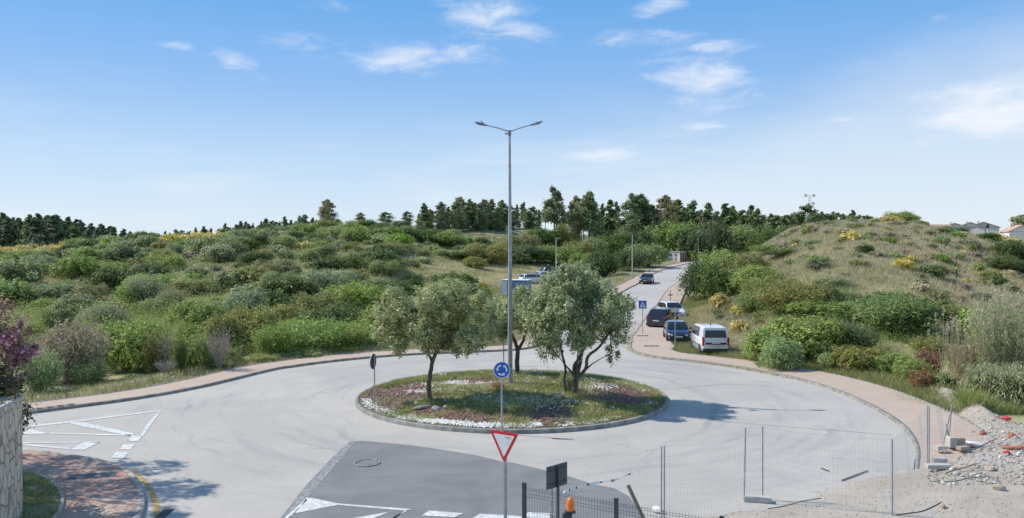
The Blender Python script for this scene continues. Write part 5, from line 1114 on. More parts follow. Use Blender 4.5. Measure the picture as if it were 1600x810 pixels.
# ---------------------------------------------------------------- bougainvillea and the tree that shades the corner
def lobes_at(pts): return [tuple(p) for p in pts]
bl = [(-15.6, 20.6, 3.6, 1.5), (-14.3, 20.4, 3.9, 1.25), (-13.4, 20.6, 4.0, .8), (-13.9, 20.2, 3.2, 1.0), (-14.6, 20.6, 4.9, .8), (-16.5, 21, 4.6, 1.4), (-13.2, 20.2, 3.35, .55), (-14.9, 19.6, 3.2, 1.1), (-13.35, 19.5, 3.1, .5), (-13.9, 21, 2.6, .9), (-13.1, 20.8, 4.55, .55), (-12.75, 20.7, 4.2, .38), (-13.6, 20.9, 5.05, .6), (-12.95, 20.6, 3.6, .45), (-12.55, 19.2, 3.35, .42), (-12.3, 18.2, 3.35, .42), (-12.2, 17.2, 3.3, .45), (-12.7, 20.0, 3.3, .4)]
t = empty('bougainvillea', (-14.8, 20.8, .1), label='dark leafed bougainvillea with magenta flowers over the stone wall', cat='bougainvillea')
g = np.random.default_rng(77); sh = np.array([14.8, -20.8, -.1]); C, N_ = clumps(bl, 26000, g, 30, .30, -.9, .15); C = C + sh
hi = C[:, 2] + .12 * C[:, 0] + g.normal(size=len(C)) * .25; top = hi > 3.8; V, Fq = leaves(C[~top], N_[~top], .055, .032, g); link('foliage', mesh_np('foliage', V, Fq, FOL['boug']), t)
V, Fq = leaves(C[top], N_[top], .05, .03, g); link('young_foliage', mesh_np('young_foliage', V, Fq, FOL['bougr']), t)
idx = np.where(top)[0]; ctr = C[idx[g.integers(0, len(idx), 24)]]; fl = np.repeat(ctr, 26, 0) + g.normal(size=(24 * 26, 3)) * .09; fl = np.concatenate([fl, np.array([[2.25, -.2, 4.15]]) + g.normal(size=(160, 3)) * [.16, .12, .07]])
V, Fq = leaves(fl, g.normal(size=fl.shape), .038, .028, g); link('flowers', mesh_np('flowers', V, Fq, FOL['magenta']), t)['kind'] = 'stuff'
m = MB()
for q in bl[:6]: m.tube([(0, 0, -.1), tuple(Vector((q[0] + 14.8, q[1] - 20.8, q[2] - .1)) * .55 + Vector((0, 0, .3))), (q[0] + 14.8, q[1] - 20.8, q[2] - .1)], [.09, .06, .02], 6)
m.build('stem', M['bark'], t)
t = empty('garden_tree', (-21.3, 24.6, 0), label='garden tree at left whose crown shades the brick corner', cat='tree')
gl = [(-26, 26, 8.3, 1.7), (-23.5, 27.2, 8.2, 1.6), (-21.2, 27.4, 8.6, 1.3), (-19.6, 27.6, 8.9, .9), (-24.5, 23.6, 8.3, 1.9), (-21.8, 24.8, 8.4, 1.8), (-19.6, 25.2, 9.0, 1.2), (-18.4, 25.6, 9.3, .9), (-18.1, 23.6, 9.3, .9), (-22, 17.5, 8, 1.8), (-19, 17.5, 8.4, 1.3)]
g = np.random.default_rng(78); C, N_ = clumps(gl, 26000, g, 30, .30, -.9, .15); C = C + [21.3, -24.6, 0]; V, Fq = leaves(C, N_, .075, .04, g); link('crown', mesh_np('crown', V, Fq, FOL['dark']), t)
m = MB(); m.tube([(0, 0, -.1), (.1, 0, 2), (0, .1, 5), (.2, 0, 8.0)], [.26, .22, .17, .08], 8)
for q in gl: m.tube([(.05, .05, 4.8), (q[0] + 21.3, q[1] - 24.6, q[2])], [.09, .03], 6)
m.build('trunk', M['bark'], t)
# ---------------------------------------------------------------- stone wall at the left edge
t = empty('stone_wall', (-12.1, 18, 0), label='high stone clad garden wall at the left edge below the bougainvillea', cat='wall')
m = MB(); m.prism([(-.30, 2.1, 0), (.20, 0, 0), (1.4, -8, 0), (1.0, -8.1, 0), (-.2, 0, 0), (-.72, 2.05, 0)][::-1], (0, 0, 3.15)); m.build('wall_body', M['stone'], t)
m = MB(); m.prism([(-.27, 2.13, 3.152), (.23, 0, 3.152), (1.43, -8, 3.152), (.97, -8.1, 3.152), (-.23, 0, 3.152), (-.75, 2.08, 3.152)][::-1], (0, 0, .07)); m.build('coping', M['concrete_lt'], t)
# ---------------------------------------------------------------- street lamps
def arm_lamp(t, p0, p1, mp, head=.55, hw=.12):
    m = MB(); p0 = Vector(p0); p1 = Vector(p1); m.tube([p0, p0.lerp(p1, .5) + Vector((0, 0, .02)), p1], [.034, .03, .026], 7); a = m.build('arm', mp, t)
    d = (p1 - p0).normalized(); s = d.cross(Vector((0, 0, 1))).normalized(); u = s.cross(d)
    m = MB(); sec = [(-.06, .03, .03), (.08, .06, .045), (head * .35, hw, .055), (head * .8, hw, .035), (head, hw * .5, .012)]; vs = []
    for x, ww, tt in sec:
        c = p1 + d * x
        for yy, zz in ((-1, -.3), (-.8, -1), (.8, -1), (1, -.3), (.7, .9), (-.7, .9)): vs.append(c + s * ww * yy + u * tt * zz)
    fs = [(i * 6 + k, i * 6 + (k + 1) % 6, i * 6 + 6 + (k + 1) % 6, i * 6 + 6 + k) for i in range(4) for k in range(6)] + [tuple(range(6)), tuple(range(29, 23, -1))]
    m.add(vs, fs); hd = m.build('lamp_head', M['lumin'], t)
    m = MB(); c = p1 + d * head * .55 - u * .058; q = [c + d * a_ * head * .24 + s * b_ * hw * .7 for a_, b_ in ((-1, -1), (1, -1), (1, 1), (-1, 1))]; m.prism(q, -u * .012); m.build('lens', M['lampglass'], hd)
    return hd, d, u
b = ig(797, 605); LY = b[1]; zt = lambda py: CAMZ - (py - HY) / F * LY - b[2]
t = empty('street_lamp', b, label='very tall grey double armed street lamp on the island', cat='street lamp')
m = MB(); m.tube([(0, 0, -.05), (0, 0, 1.2), (0, 0, 6), (-.02, 0, zt(208))], [.125, .115, .09, .055], 14); m.build('pole', M['galv'], t)
m = MB(); m.box((0, -.122, .75), (.12, .02, .42)); m.build('access_door', M['lumin'], t)
m = MB(); m.box((0, 0, .03), (.4, .4, .03)); [m.tube([(x, y, .04), (x, y, .09)], .018, 6) for x in (-.15, .15) for y in (-.15, .15)]; m.build('base_plate', M['galv'], t)
m = MB(); m.tube([(-.02, 0, zt(212)), (-.02, 0, zt(204))], [.075, .07], 10); m.tube([(-.05, -.03, zt(209)), (-.17, -.05, zt(209.5))], [.02, .02], 6); m.box((-.19, -.05, zt(209.5)), (.10, .07, .07)); m.build('top_collar', M['lumin'], t)
hd, d, u = arm_lamp(t, (-.02, 0, zt(206)), (-1.15, .05, zt(195.5)), M['galv'], .55, .13)
m = MB(); m.tube([(-1.28, .05, zt(193)), (-1.40, .05, zt(187.5))], [.035, .006], 6); m.build('bird_spike', M['lumin'], hd)
arm_lamp(t, (-.02, 0, zt(206)), (1.02, .05, zt(195)), M['galv'], .55, .12)
def road_lamp(px, py0, Y, z0, label, arm=-.6):
    x = (px - 800) / F * Y; hh = CAMZ - (py0 - HY) / F * Y - z0; t = empty('street_lamp', (x, Y, z0), label=label, cat='street lamp')
    m = MB(); m.tube([(0, 0, -.2), (0, 0, hh * .5), (0, 0, hh)], [.10, .085, .06], 10); m.build('pole', MATS.get('pale_pole') or mat('pale_pole', (.55, .54, .50), .5), t)
    arm_lamp(t, (0, 0, hh - .03), (arm * .5, -.1, hh + .02), MATS['pale_pole'], .5, .14)
    m = MB(); m.box((0, 0, .12), (.34, .34, .2)); m.build('foot', M['concrete'], t)
road_lamp(869, 373, 128, h(7.1, 128), 'slim pale street lamp standing by the parked dark car', .7)
road_lamp(988, 366, 128, float(zr(128)) + .1, 'slim pale street lamp on the pavement beside the moving car', -.5)
road_lamp(1091, 360, 185, float(zr(185)) + .1, 'slim pale street lamp on the crest right of the hut', -.6)
road_lamp(1115, 360, 214, float(zr(214)), 'farthest pale street lamp rising behind the bank thicket', -.6)
# ---------------------------------------------------------------- traffic signs
def post(t, hh, mp=None, r=.03, x=0, y=0): m = MB(); m.tube([(x, y, -.1), (x, y, hh)], r, 8); return m.build('post', mp or M['galv'], t)
def disc(r, y0, y1, n=40, cx=0, cz=0): return [(cx + r * math.cos(a), y0, cz + r * math.sin(a)) for a in np.linspace(0, 2 * math.pi, n + 1)[:-1]], (0, y1 - y0, 0)
b = ig(784, 664); Y0 = b[1]; cz = CAMZ - (578 - HY) / F * Y0 - b[2]
t = empty('roundabout_sign', (b[0], b[1], b[2]), .06, label='round blue sign with three white circling arrows on the island', cat='road sign')
post(t, cz + .26, None, .032); m = MB(); m.prism(*disc(.315, -.035, -.06, cz=cz)); pl = m.build('rim', M['signwhite'], t)
m = MB(); m.prism(*disc(.288, -.0605, -.066, cz=cz)); m.build('face', M['signblue'], t)
m = MB()
for k in range(3):
    a0 = R(100 + 120 * k); a1 = a0 + R(68); n = 10; pts = [(math.cos(a0 + (a1 - a0) * i / n), math.sin(a0 + (a1 - a0) * i / n)) for i in range(n + 1)]
    for i in range(n): m.prism([(.205 * pts[i][0], -.067, cz + .205 * pts[i][1]), (.205 * pts[i + 1][0], -.067, cz + .205 * pts[i + 1][1]), (.145 * pts[i + 1][0], -.067, cz + .145 * pts[i + 1][1]), (.145 * pts[i][0], -.067, cz + .145 * pts[i][1])], (0, -.004, 0))
    c, s_ = math.cos(a1), math.sin(a1); a2 = a1 + R(27); m.prism([(.245 * c, -.067, cz + .245 * s_), (.176 * math.cos(a2), -.067, cz + .176 * math.sin(a2)), (.105 * c, -.067, cz + .105 * s_)], (0, -.004, 0))
m.build('arrows', M['signwhite'], t)
# give way triangle
Y0 = 19.4; t = empty('give_way_sign', ((788 - 800) / F * Y0, Y0, 0), -R(33), label='red and white give way triangle on a galvanised post', cat='road sign')
zc = CAMZ - (675 - HY) / F * Y0; zb = CAMZ - (723 - HY) / F * Y0
m = MB(); m.box((0, .045, (zb + .1) / 2), (.045, .085, zb + .1)); m.box((0, .045, zc - .3), (.04, .07, .5)); m.build('post', M['galv'], t)
def rtri(s, top, bot, y, rr=.035):
    P = [(-s, top), (s, top), (0, bot)]; out = []
    for i in range(3):
        p = Vector(P[i]).to_2d() if False else Vector((P[i][0], P[i][1])); a = Vector(P[i - 1]); c = Vector(P[(i + 1) % 3]); u1 = (a - p).normalized() * rr * 1.6; u2 = (c - p).normalized() * rr * 1.6
        for q in (0, .5, 1): v = (p + u1) * (1 - q) ** 2 + p * 2 * q * (1 - q) + (p + u2) * q * q; out.append((v.x, y, v.y))
    return out
m = MB(); m.prism(rtri(.42, zc, zb, 0), (0, -.02, 0)); m.build('red_border', M['signred'], t)
m = MB(); m.prism(rtri(.305, zc - .068, zb + .135, -.021, .02), (0, -.004, 0)); fc = m.build('white_face', M['signwhite'], t)
m = MB(); g = random.Random(4)
for k in range(6): m.box((.06 + k * .026, -.0275, zc - .115 + g.uniform(-.006, .006)), (.014, .003, .03))
m.build('small_print', mat('faded_print', (.45, .42, .42), .7), fc)
m = MB(); m.box((0, .02, zc - .12), (.2, .03, .03)); m.box((0, .02, zc - .42), (.12, .03, .03)); m.build('bracket', M['galv'], t)
# side-on round sign at the island's left rim
b = ig(585, 627); Y0 = b[1]; cz = CAMZ - (565 - HY) / F * Y0 - b[2]
t = empty('round_sign', b, R(-101), label='round sign seen almost edge on at the left rim of the island', cat='road sign'); post(t, cz + .25)
m = MB(); m.prism(*disc(.33, -.035, -.065, cz=cz)); m.build('plate_back', M['signback'], t); m = MB(); m.prism(*disc(.33, -.0655, -.085, cz=cz)); m.build('face', M['signwhite'], t)
# post behind the lamp
b = ig(787, 586); t = empty('sign_post', b, 0, label='thin grey sign post behind the blue roundabout sign', cat='sign post'); post(t, 2.35); m = MB(); m.prism(*disc(.3, .035, .06, cz=2.2)); m.build('sign_plate', M['signback'], t)
# dark sign back, near
Y0 = 17.4; t = empty('road_sign', ((870 - 800) / F * Y0, Y0, 0), R(43), label='dark grey square sign back behind the mesh fence', cat='road sign'); zt_ = CAMZ - (726 - HY) / F * Y0; zb_ = CAMZ - (761 - HY) / F * Y0
m = MB(); m.box((0, 0, (zt_ + zb_) / 2), (.64, .025, zt_ - zb_)); m.build('panel', M['signback'], t); m = MB(); m.box((0, -.035, zt_ / 2 - .02), (.05, .045, zt_ - .04)); m.build('post', M['dark'], t)
m = MB(); m.box((-.12, .05, zb_ / 2 + .1), (.05, .05, zb_ + .2)); m.build('rear_post', M['galv'], t)
m = MB(); [m.box((0, -.016, z_), (.6, .012, .03)) for z_ in (zb_ + .1, zt_ - .1)]; m.build('rail', M['dark'], t)
# pedestrian crossing sign
b = gp(1004, 521, .12); Y0 = b[1]; zt_ = CAMZ - (470 - HY) / F * Y0 - .12
t = empty('crossing_sign', b, -.1, label='blue square pedestrian crossing sign on the pavement tip', cat='road sign'); post(t, zt_ - .02)
m = MB(); m.box((0, -.05, zt_ - .3), (.62, .025, .62)); pn = m.build('panel', M['signblue'], t)
m = MB(); m.prism([(-.23, -.064, zt_ - .51), (.23, -.064, zt_ - .51), (0, -.064, zt_ - .08)], (0, -.005, 0)); m.build('white_triangle', M['signwhite'], pn)
m = MB(); hz = zt_ - .3
m.prism(disc(.028, -.071, -.07, 10, .0, hz + .04)[0], (0, -.004, 0))
for q in ([(-.02, .01), (.03, .01), (.035, -.09), (-.02, -.09)], [(-.02, -.08), (.01, -.08), (-.06, -.2), (-.09, -.2)], [(.0, -.08), (.035, -.08), (.08, -.2), (.05, -.2)], [(.02, .0), (.03, -.02), (.08, -.06), (.07, -.04)], [(-.02, .0), (-.03, -.02), (-.08, -.06), (-.07, -.04)]): m.prism([(x, -.071, hz + z) for x, z in q], (0, -.004, 0))
m.build('walking_figure', M['black'], pn); m = MB(); m.box((0, -.05, zt_ - .66), (.62, .02, .05)); m.build('lower_bar', M['signwhite'], t)
b = gp(1055, 541, .03); Y0 = b[1]; zt_ = CAMZ - (482 - HY) / F * Y0; t = empty('plate_sign', b, .1, label='post with small pale rectangular plate in front of the navy car', cat='road sign'); post(t, zt_ + .02); m = MB(); m.box((0, -.045, zt_ - .16), (.56, .02, .30)); m.build('panel', mat('pale_plate', (.48, .49, .50), .5), t)
b = (17.75, 89, float(zr(89)) + .1); t = empty('small_sign', b, .2, label='short dark post with crossbar on the climbing pavement', cat='road sign'); post(t, 1.65, M['dark'], .035); m = MB(); m.box((0, -.045, 1.1), (.55, .02, .12)); m.build('panel', M['signback'], t)
t = empty('small_sign', (13.8, 115, h(13.8, 115)), .3, label='small white and blue sign on the dry verge by the dark olive tree', cat='road sign'); post(t, .75); post(t, .75, x=.35); m = MB(); m.box((.0, -.05, .65), (.35, .02, .7)); m.build('panel', M['signwhite'], t); m = MB(); m.box((.35, -.05, .62), (.3, .02, .6)); m.build('side_panel', mat('greyblue_plate', (.25, .30, .40), .5), t)
# ---------------------------------------------------------------- cars
def car(name, label, cat, loc, rz, paint, L=4.1, W=1.74, Hh=1.47, belt=.92, hood=.88, wb=2.5, wr=.31, xs=(1.05, .30, -1.30, -1.92), wtop=.60, van=False, rails=False, rear_z=None, bumper='body', sidedark=False):
    """x forward. xs: windscreen foot, roof front, roof rear, rear window foot"""
    t = empty(name, loc, rz, label=label, cat=cat); hw = W / 2; m = MB(); rz_ = rear_z or belt
    st = [(-L / 2, rz_ - .22, .86, .38), (-L / 2 + .06, rz_ - .03, .93, .30), (-L / 2 + .35, rz_, .985, .24), (-wb / 2, rz_ + .01, 1, .22), (0, belt, 1, .20), (xs[0], (belt + hood) / 2 + .01, 1, .20), (wb / 2, hood, .99, .22), (L / 2 - .38, hood - .08, .96, .22), (L / 2 - .10, hood - .22, .87, .24), (L / 2, hood - .36, .74, .32)]
    vs = []
    for x, zt_, k, zb_ in st:
        w_ = hw * k; zm = zb_ + (zt_ - zb_) * .55
        half = [(w_ * .88, zb_), (w_ * .975, zb_ + .07), (w_, zm), (w_ * .985, zt_ - .10), (w_ * .93, zt_ - .02), (w_ * .78, zt_)]
        vs += [(x, y, z) for y, z in half] + [(x, -y, z) for y, z in reversed(half)]
    n = 12; fs = [(i * n + k, (i + 1) * n + k, (i + 1) * n + (k + 1) % n, i * n + (k + 1) % n) for i in range(len(st) - 1) for k in range(n)]
    m.add(vs, fs, True); m.add(vs[:n], [tuple(range(n))]); m.add(vs[-n:], [tuple(reversed(range(n)))])
    # greenhouse
    b0, r0, r1, b1 = xs; wB = hw * .93; wR = hw * (.84 if van else .74)
    gs = [(b0, belt - .02, wB * .93), (b0 * .5 + r0 * .5, (belt + Hh) / 2 + .03, None), (r0, Hh - .035, None), ((r0 + r1) / 2, Hh, None), (r1, Hh - .03, None), (b1, rz_ - .02 if not van else belt, None)]
    vs = []
    for x, zt_, _ in gs:
        f_ = max(0, (zt_ - belt) / (Hh - belt)); wt = wB + (wR - wB) * f_; e = min(.06, .03 + .03 * f_)
        half = [(wB * (1 if _ is None else .97), belt - .04), (wt, max(belt - .03, zt_ - e)), (wt - .09, zt_)]
        vs += [(x, y, z) for y, z in half] + [(x, -y, z) for y, z in reversed(half)]
    n = 6; fs = [(i * n + k, (i + 1) * n + k, (i + 1) * n + (k + 1) % n, i * n + (k + 1) % n) for i in range(len(gs) - 1) for k in range(n)]
    m.add(vs, fs, False); m.add(vs[-n:], [tuple(reversed(range(n)))]); m.add(vs[:n], [tuple(range(n))]); m.build('body', paint, t)
    top = lambda x: float(np.interp(x, [gs[5][0], gs[4][0], gs[3][0], gs[2][0], gs[1][0], gs[0][0]], [gs[5][1], gs[4][1], gs[3][1], gs[2][1], gs[1][1], gs[0][1]]))
    def sp(x, z, s, o=.008): f_ = (z - belt) / (Hh - belt); return (x, s * (wB + (wR - wB) * f_ + o), z)
    def sidewin(xa, xb, s):
        xsn = np.linspace(xa, xb, 6); lo_ = [sp(x, belt + .03, s) for x in xsn]; up = [sp(x, max(belt + .05, min(top(x) - .085, Hh - .10)), s) for x in xsn]
        q = MB(); 
        for i in range(5): q.add([lo_[i], lo_[i + 1], up[i + 1], up[i]], [(0, 1, 2, 3)])
        q.build('side_window', M['glassl' if van else 'glass'], t)
    wins = [(b0 - .22, .02 + (r0 * .1)), (-.06 + (r0 * .1), r1 + .18)] if not van else [(b0 - .25, .28), (.18, -.88), (-1.0, r1 + .05)]
    if not van: wins.append((r1 + .10, b1 + .22))
    for s in (1, -1):
        for k_, (xa, xb) in enumerate(wins):
            if van and k_ == 2: continue
            sidewin(xa, xb, s)
    # windscreen and rear window
    def scr(nm, xa, za, xb, zb__, wa, wb_, o):
        q = MB(); nrm = Vector((zb__ - za, 0, -(xb - xa))).normalized(); nrm = nrm if nrm.x * o > 0 else -nrm; nrm = nrm * .012
        if nrm.z < 0 and not van: nrm = -nrm
        q.prism([Vector((xa, -wa, za)) + nrm, Vector((xa, wa, za)) + nrm, Vector((xb, wb_, zb__)) + nrm, Vector((xb, -wb_, zb__)) + nrm], nrm * .3); return q.build(nm, M['glassl' if van else 'glass'], t)
    lp = lambda a, c, f_: a + (c - a) * f_
    mx, mz = gs[1][0], gs[1][1]
    scr('windscreen', lp(b0, mx, .12), lp(gs[0][1], mz, .12), mx, mz, wB * .86, wB * .82, 1); scr('windscreen', mx, mz, lp(mx, r0, .86), lp(mz, gs[2][1], .86), wB * .82, wR * .86, 1)
    if van: scr('rear_window', b1 + (r1 - b1) * .08, belt + .08, b1 + (r1 - b1) * .78, Hh - .19, wB * .84, wR * .86, -1)
    else: scr('rear_window', lp(b1, r1, .12), lp(gs[5][1], gs[4][1], .12), lp(b1, r1, .84), lp(gs[5][1], gs[4][1], .84), wB * .80, wR * .84, -1)
    # wheels and arches
    for x in (wb / 2, -wb / 2):
        for s in (1, -1):
            q = MB(); q.tube([(x, s * (hw - .12), wr + .01), (x, s * (hw + .004), wr + .01)], wr * 1.17, 26, smooth=False); q.build('wheel_arch', M['black'], t)
            wh = empty('wheel', (x, s * (hw - .08), wr)); wh.parent = t
            q = MB(); q.tube([(0, -.10 * 1, 0), (0, -.095, 0), (0, .095, 0), (0, .10, 0)], [wr * .90, wr, wr, wr * .90], 28, smooth=False); q.build('tyre', M['rubber'], wh)
            q = MB(); q.tube([(0, s * .07, 0), (0, s * .104, 0)], [wr * .62, wr * .64], 24, smooth=False); rm = q.build('rim', M['rim'], wh)
            q = MB(); [q.box((wr * .38 * math.cos(a), s * .107, wr * .38 * math.sin(a)), (wr * .34, .006, wr * .14), ry=-(a + math.pi / 2)) for a in np.linspace(0, 6.283, 6)[:-1]]; q.build('rim_opening', M['black'], rm)
    fx = L / 2; rx = -L / 2
    for s in (1, -1):
        q = MB(); q.prism([(fx - .13, s * hw * .86, hood - .30), (fx - .015, s * hw * .56, hood - .38), (fx - .04, s * hw * .54, hood - .25), (fx - .32, s * hw * .90, hood - .17)], (.02, s * .012, .006)); q.build('headlight', M['lamp'], t)
        q = MB(); zt_ = (Hh - .62) if van else rz_ - .03; zl = (.66 if van else rz_ - .20)
        q.box((rx + (.05 if van else .10), s * hw * (.90 if van else .78), (zt_ + zl) / 2), (.16, hw * (.13 if van else .26), zt_ - zl)); q.build('tail_light', M['tail'], t)
        q = MB(); q.box((b0 - .25, s * (hw + .09), belt + .06), (.10, .18, .13)); q.build('wing_mirror', paint if not van else M['black'], t)
    q = MB(); q.box((fx - .035, 0, .47), (.07, hw * 1.05, .13)); q.box((fx - .10, 0, hood - .29), (.14, hw * .75, .09)); q.build('grille', M['black'], t)
    for nm, xx in (('front_plate', fx + .008), ('rear_plate', rx - .055)):
        q = MB(); q.box((xx, 0, .47 if nm == 'front_plate' else (.62 if van else .66)), (.012, .52, .11)); pl = q.build('number_plate', M['plate'], t)
    q = MB(); q.box((rx + .01, 0, .36), (.14, W * .92, .22)); q.build('rear_bumper', M['black'] if bumper == 'dark' else paint, t)
    q = MB(); q.box((fx - .16, 0, .30), (.24, W * .80, .16)); q.build('front_bumper', M['black'] if bumper == 'dark' else paint, t)
    if van:
        q = MB(); q.box((rx - .03, 0, .80), (.06, W * .74, .12)); q.build('tailgate_strip', M['black'], t); q = MB(); q.box((rx - .065, 0, .83), (.02, .5, .05)); q.build('tailgate_handle', M['cwhite'], t)
        q = MB(); [q.box((-.3, s * hw * 1.003, .60), (2.3, .012, .05)) for s in (1, -1)]; q.build('side_moulding', M['black'], t)
        q = MB(); q.box((-.62, 0, Hh + .06), (.05, .05, .16), rx=.1); q.build('antenna', M['black'], t)
    for s in (1, -1):
        q = MB(); [q.box((x_, s * hw * 1.0, belt - .14), (.15, .02, .03)) for x_ in ((-.05, -.95) if L > 3.8 else (-.1,))]; q.build('door_handle', M['black'], t)
    if rails:
        for s in (1, -1): q = MB(); q.tube([(r0 - .1, s * wR * .86, Hh + .0), (r0 - .3, s * wR * .86, Hh + .05), (r1 + .2, s * wR * .86, Hh + .05), (r1, s * wR * .86, Hh)], .018, 5); q.build('roof_rail', M['black'], t)
    return t
car('parked_van', 'white small van parked nose away on the right verge', 'van', (13.05, 52.7, .0), R(88), M['cwhite'], 4.38, 1.76, 1.82, 1.08, 1.02, 2.8, .32, (1.62, .88, -2.02, -2.16), van=True, bumper='dark', rear_z=1.08)
car('parked_car', 'navy hatchback parked facing the camera behind the pale plate sign', 'car', (12.25, 59.1, .0), R(-96), M['cnavy'], 3.95, 1.70, 1.44, .92, .88, 2.45, .30, (.92, .22, -1.35, -1.85))
car('parked_car', 'black sport utility car with its tail to the camera on the pavement', 'car', (13.2, 69.3, .02), R(64), M['cblack'], 4.5, 1.86, 1.62, 1.02, 1.0, 2.65, .36, (1.15, .40, -1.45, -2.08), rails=True)
car('parked_car', 'white car half hidden behind the black sport utility car', 'car', (15.35, 76.6, .05), R(-82), M['cwhite'], 4.2, 1.76, 1.6, 1.0, .98, 2.55, .33, (1.1, .35, -1.4, -1.95), rails=True)
car('moving_car', 'dark slate car driving down the road towards the camera', 'car', (20.3, 119.6, float(zr(119.6))), R(-107), M['cgrey'], 4.4, 1.80, 1.46, .93, .90, 2.6, .32, (1.05, .30, -1.25, -1.9))
hA = lambda x, y: h(x, y) + .02
car('parked_car', 'white estate car, nearest of the three parked on the dry verge', 'car', (3.25, 117.5, hA(3.25, 117.5)), R(24), M['cwhite'], 4.4, 1.8, 1.52, .96, .93, 2.6, .33, (1.1, .4, -1.7, -2.1), rails=True)
car('parked_car', 'white saloon parked in the middle of the three on the dry verge', 'car', (5.3, 124, hA(5.3, 124)), R(28), M['cwhite'], 4.4, 1.8, 1.46, .95, .92, 2.6, .33)
car('parked_car', 'dark car, farthest of the three parked on the dry verge', 'car', (6.7, 131, hA(6.7, 131)), R(20), M['cblack'], 4.6, 1.85, 1.75, 1.02, 1.0, 2.7, .35, (1.15, .4, -1.6, -2.1), rails=True)
# blue box trailer
bx, by = (807 - 800) / F * 86, 86.; bz = h(bx, by); t = empty('box_trailer', (bx, by, bz), R(-14), label='blue sided box trailer with pale roof behind the olive trees', cat='trailer')
zt_ = CAMZ - (438 - HY) / F * by - bz; m = MB(); m.box((0, 0, zt_ / 2 + .2), (2.9, 1.9, zt_ - .4)); m.build('box_body', M['boxblue'], t); m = MB(); m.box((0, 0, zt_ + .03), (2.98, 1.98, .08)); m.build('roof', M['white'], t)
m = MB(); m.box((-1.12, -.96, zt_ / 2 + .2), (.6, .03, zt_ - .5)); m.build('pale_door', M['white'], t)
m = MB(); [m.box((x, -.965, zt_ / 2 + .2), (.05, .03, zt_ - .4)) for x in (-.80, .0, .73, 1.42)]; m.build('side_rib', mat('rib_grey', (.3, .33, .36), .6), t)
for s in (1, -1): m = MB(); m.tube([(0, s * .98, .32), (0, s * .80, .32)], .32, 20, smooth=False); m.build('wheel', M['rubber'], t)
m = MB(); m.tube([(1.6, 0, .4), (2.6, 0, .4)], .05, 6); m.build('drawbar', M['dark'], t)
# ---------------------------------------------------------------- brick hut at the crest
hx, hy = (1058 - 800) / F * 186, 186.; t = empty('utility_hut', (hx, hy, 3.05), R(-42), label='small pale and brown utility hut beside the road crest', cat='hut')
m = MB(); m.box((0, 0, 1.25), (3.1, 2.9, 2.5)); m.build('wall', M['wall_white'], t); m = MB(); m.box((0, 0, 2.62), (3.3, 3.1, .22)); m.build('roof', M['concrete_lt'], t)
for x, z, sx, sz in ((-.9, 1.9, .9, .6), (.45, 1.9, .8, .6), (-.9, .5, .8, .8), (.55, .7, .5, 1.3)): m = MB(); m.box((x, -1.46, z), (sx, .05, sz)); m.build('vent', mat('vent_grey', (.2, .19, .18), .7), t)
for y in (-.95, 0, .95): m = MB(); m.box((1.565, y, 1.2), (.06, .55, 2.3)); m.build('door', M['hutdoor'], t)
for y in (-.48, .48, 1.36): m = MB(); m.box((1.62, y, 1.22), (.18, .30, 2.4)); m.build('pilaster', M['hutpink'], t)
# ---------------------------------------------------------------- houses and mast on the right skyline
def house(label, px, py_eave, Y, wd_, dp, rz, wall_h, roof_h, over=.4, chimney=True):
    x = (px - 800) / F * Y; ze = CAMZ - (py_eave - HY) / F * Y; g0 = min(h(x, Y), ze - 2.5); t = empty('house', (x, Y, g0), R(rz), label=label, cat='house'); hh = ze - g0
    m = MB(); m.box((0, 0, hh / 2), (wd_, dp, hh)); m.prism([(-wd_ / 2 + .01, -dp / 2 + .01, hh - .02), (-wd_ / 2 + .01, dp / 2 - .01, hh - .02), (-wd_ / 2 + .01, 0, hh + roof_h - .05)], (wd_ - .02, 0, 0)); m.build('wall', M['wall_white'], t)
    m = MB(); a = wd_ / 2 + over; c = dp / 2 + over; s = roof_h / (dp / 2)
    for q in (1, -1): m.prism([(-a, q * c, hh - s * over), (a, q * c, hh - s * over), (a, 0, hh + roof_h), (-a, 0, hh + roof_h)], (0, 0, .12))
    rf = m.build('roof', M['tile'], t)
    if chimney: m = MB(); m.box((wd_ * .25, dp * .15, hh + roof_h), (.6, .6, 1.0)); m.build('chimney', M['wall_white'], rf)
    for k in range(2): m = MB(); m.box((-wd_ * .22 + k * wd_ * .44, -dp / 2 - .01, hh - 1.2), (.9, .06, 1.1)); m.build('window', M['window'], t)
    return t
house('white low house, leftmost on the right skyline', 1470, 354, 225, 4.2, 4, 0, 3, .5, .2, False)
house('white house with long tiled roof left of the skyline roofs', 1492, 356, 228, 5, 7, 60, 3, 1.2)
house('white house with tiled roof in the middle of the skyline roofs', 1517, 355.5, 232, 5, 7, 58, 3, 1.4)
house('white house with tiled roof at the right of the skyline roofs', 1536, 355.5, 236, 4.5, 8, 62, 3, 1.5)
house('white gabled house below the dark pines at the right edge', 1590, 362, 150, 4.6, 4.5, 78, 3, 1.1, .2)
sx, sy = (1543 - 800) / F * 140, 140.; sz = h(sx, sy); t = empty('street_lamp', (sx, sy, sz), label='short pale post lamp before the skyline houses', cat='street lamp'); tz = CAMZ - (351 - HY) / F * 140 - sz; m = MB(); m.tube([(0, 0, -.2), (0, 0, tz)], [.1, .07], 8); m.build('pole', M['white'], t); m = MB(); m.tube([(0, 0, tz - .7), (0, 0, tz - .6), (0, 0, tz + .1), (0, 0, tz + .2)], [.1, .25, .3, .1], 8); m.build('lantern', M['dark'], t)
ax_, ay_ = (1265 - 800) / F * 300, 300.; az0 = 7; t = empty('radio_mast', (ax_, ay_, az0), label='thin lattice radio mast with pale dishes on the skyline', cat='mast'); hh = CAMZ + (HY - 306) / F * 300 - az0; m = MB()
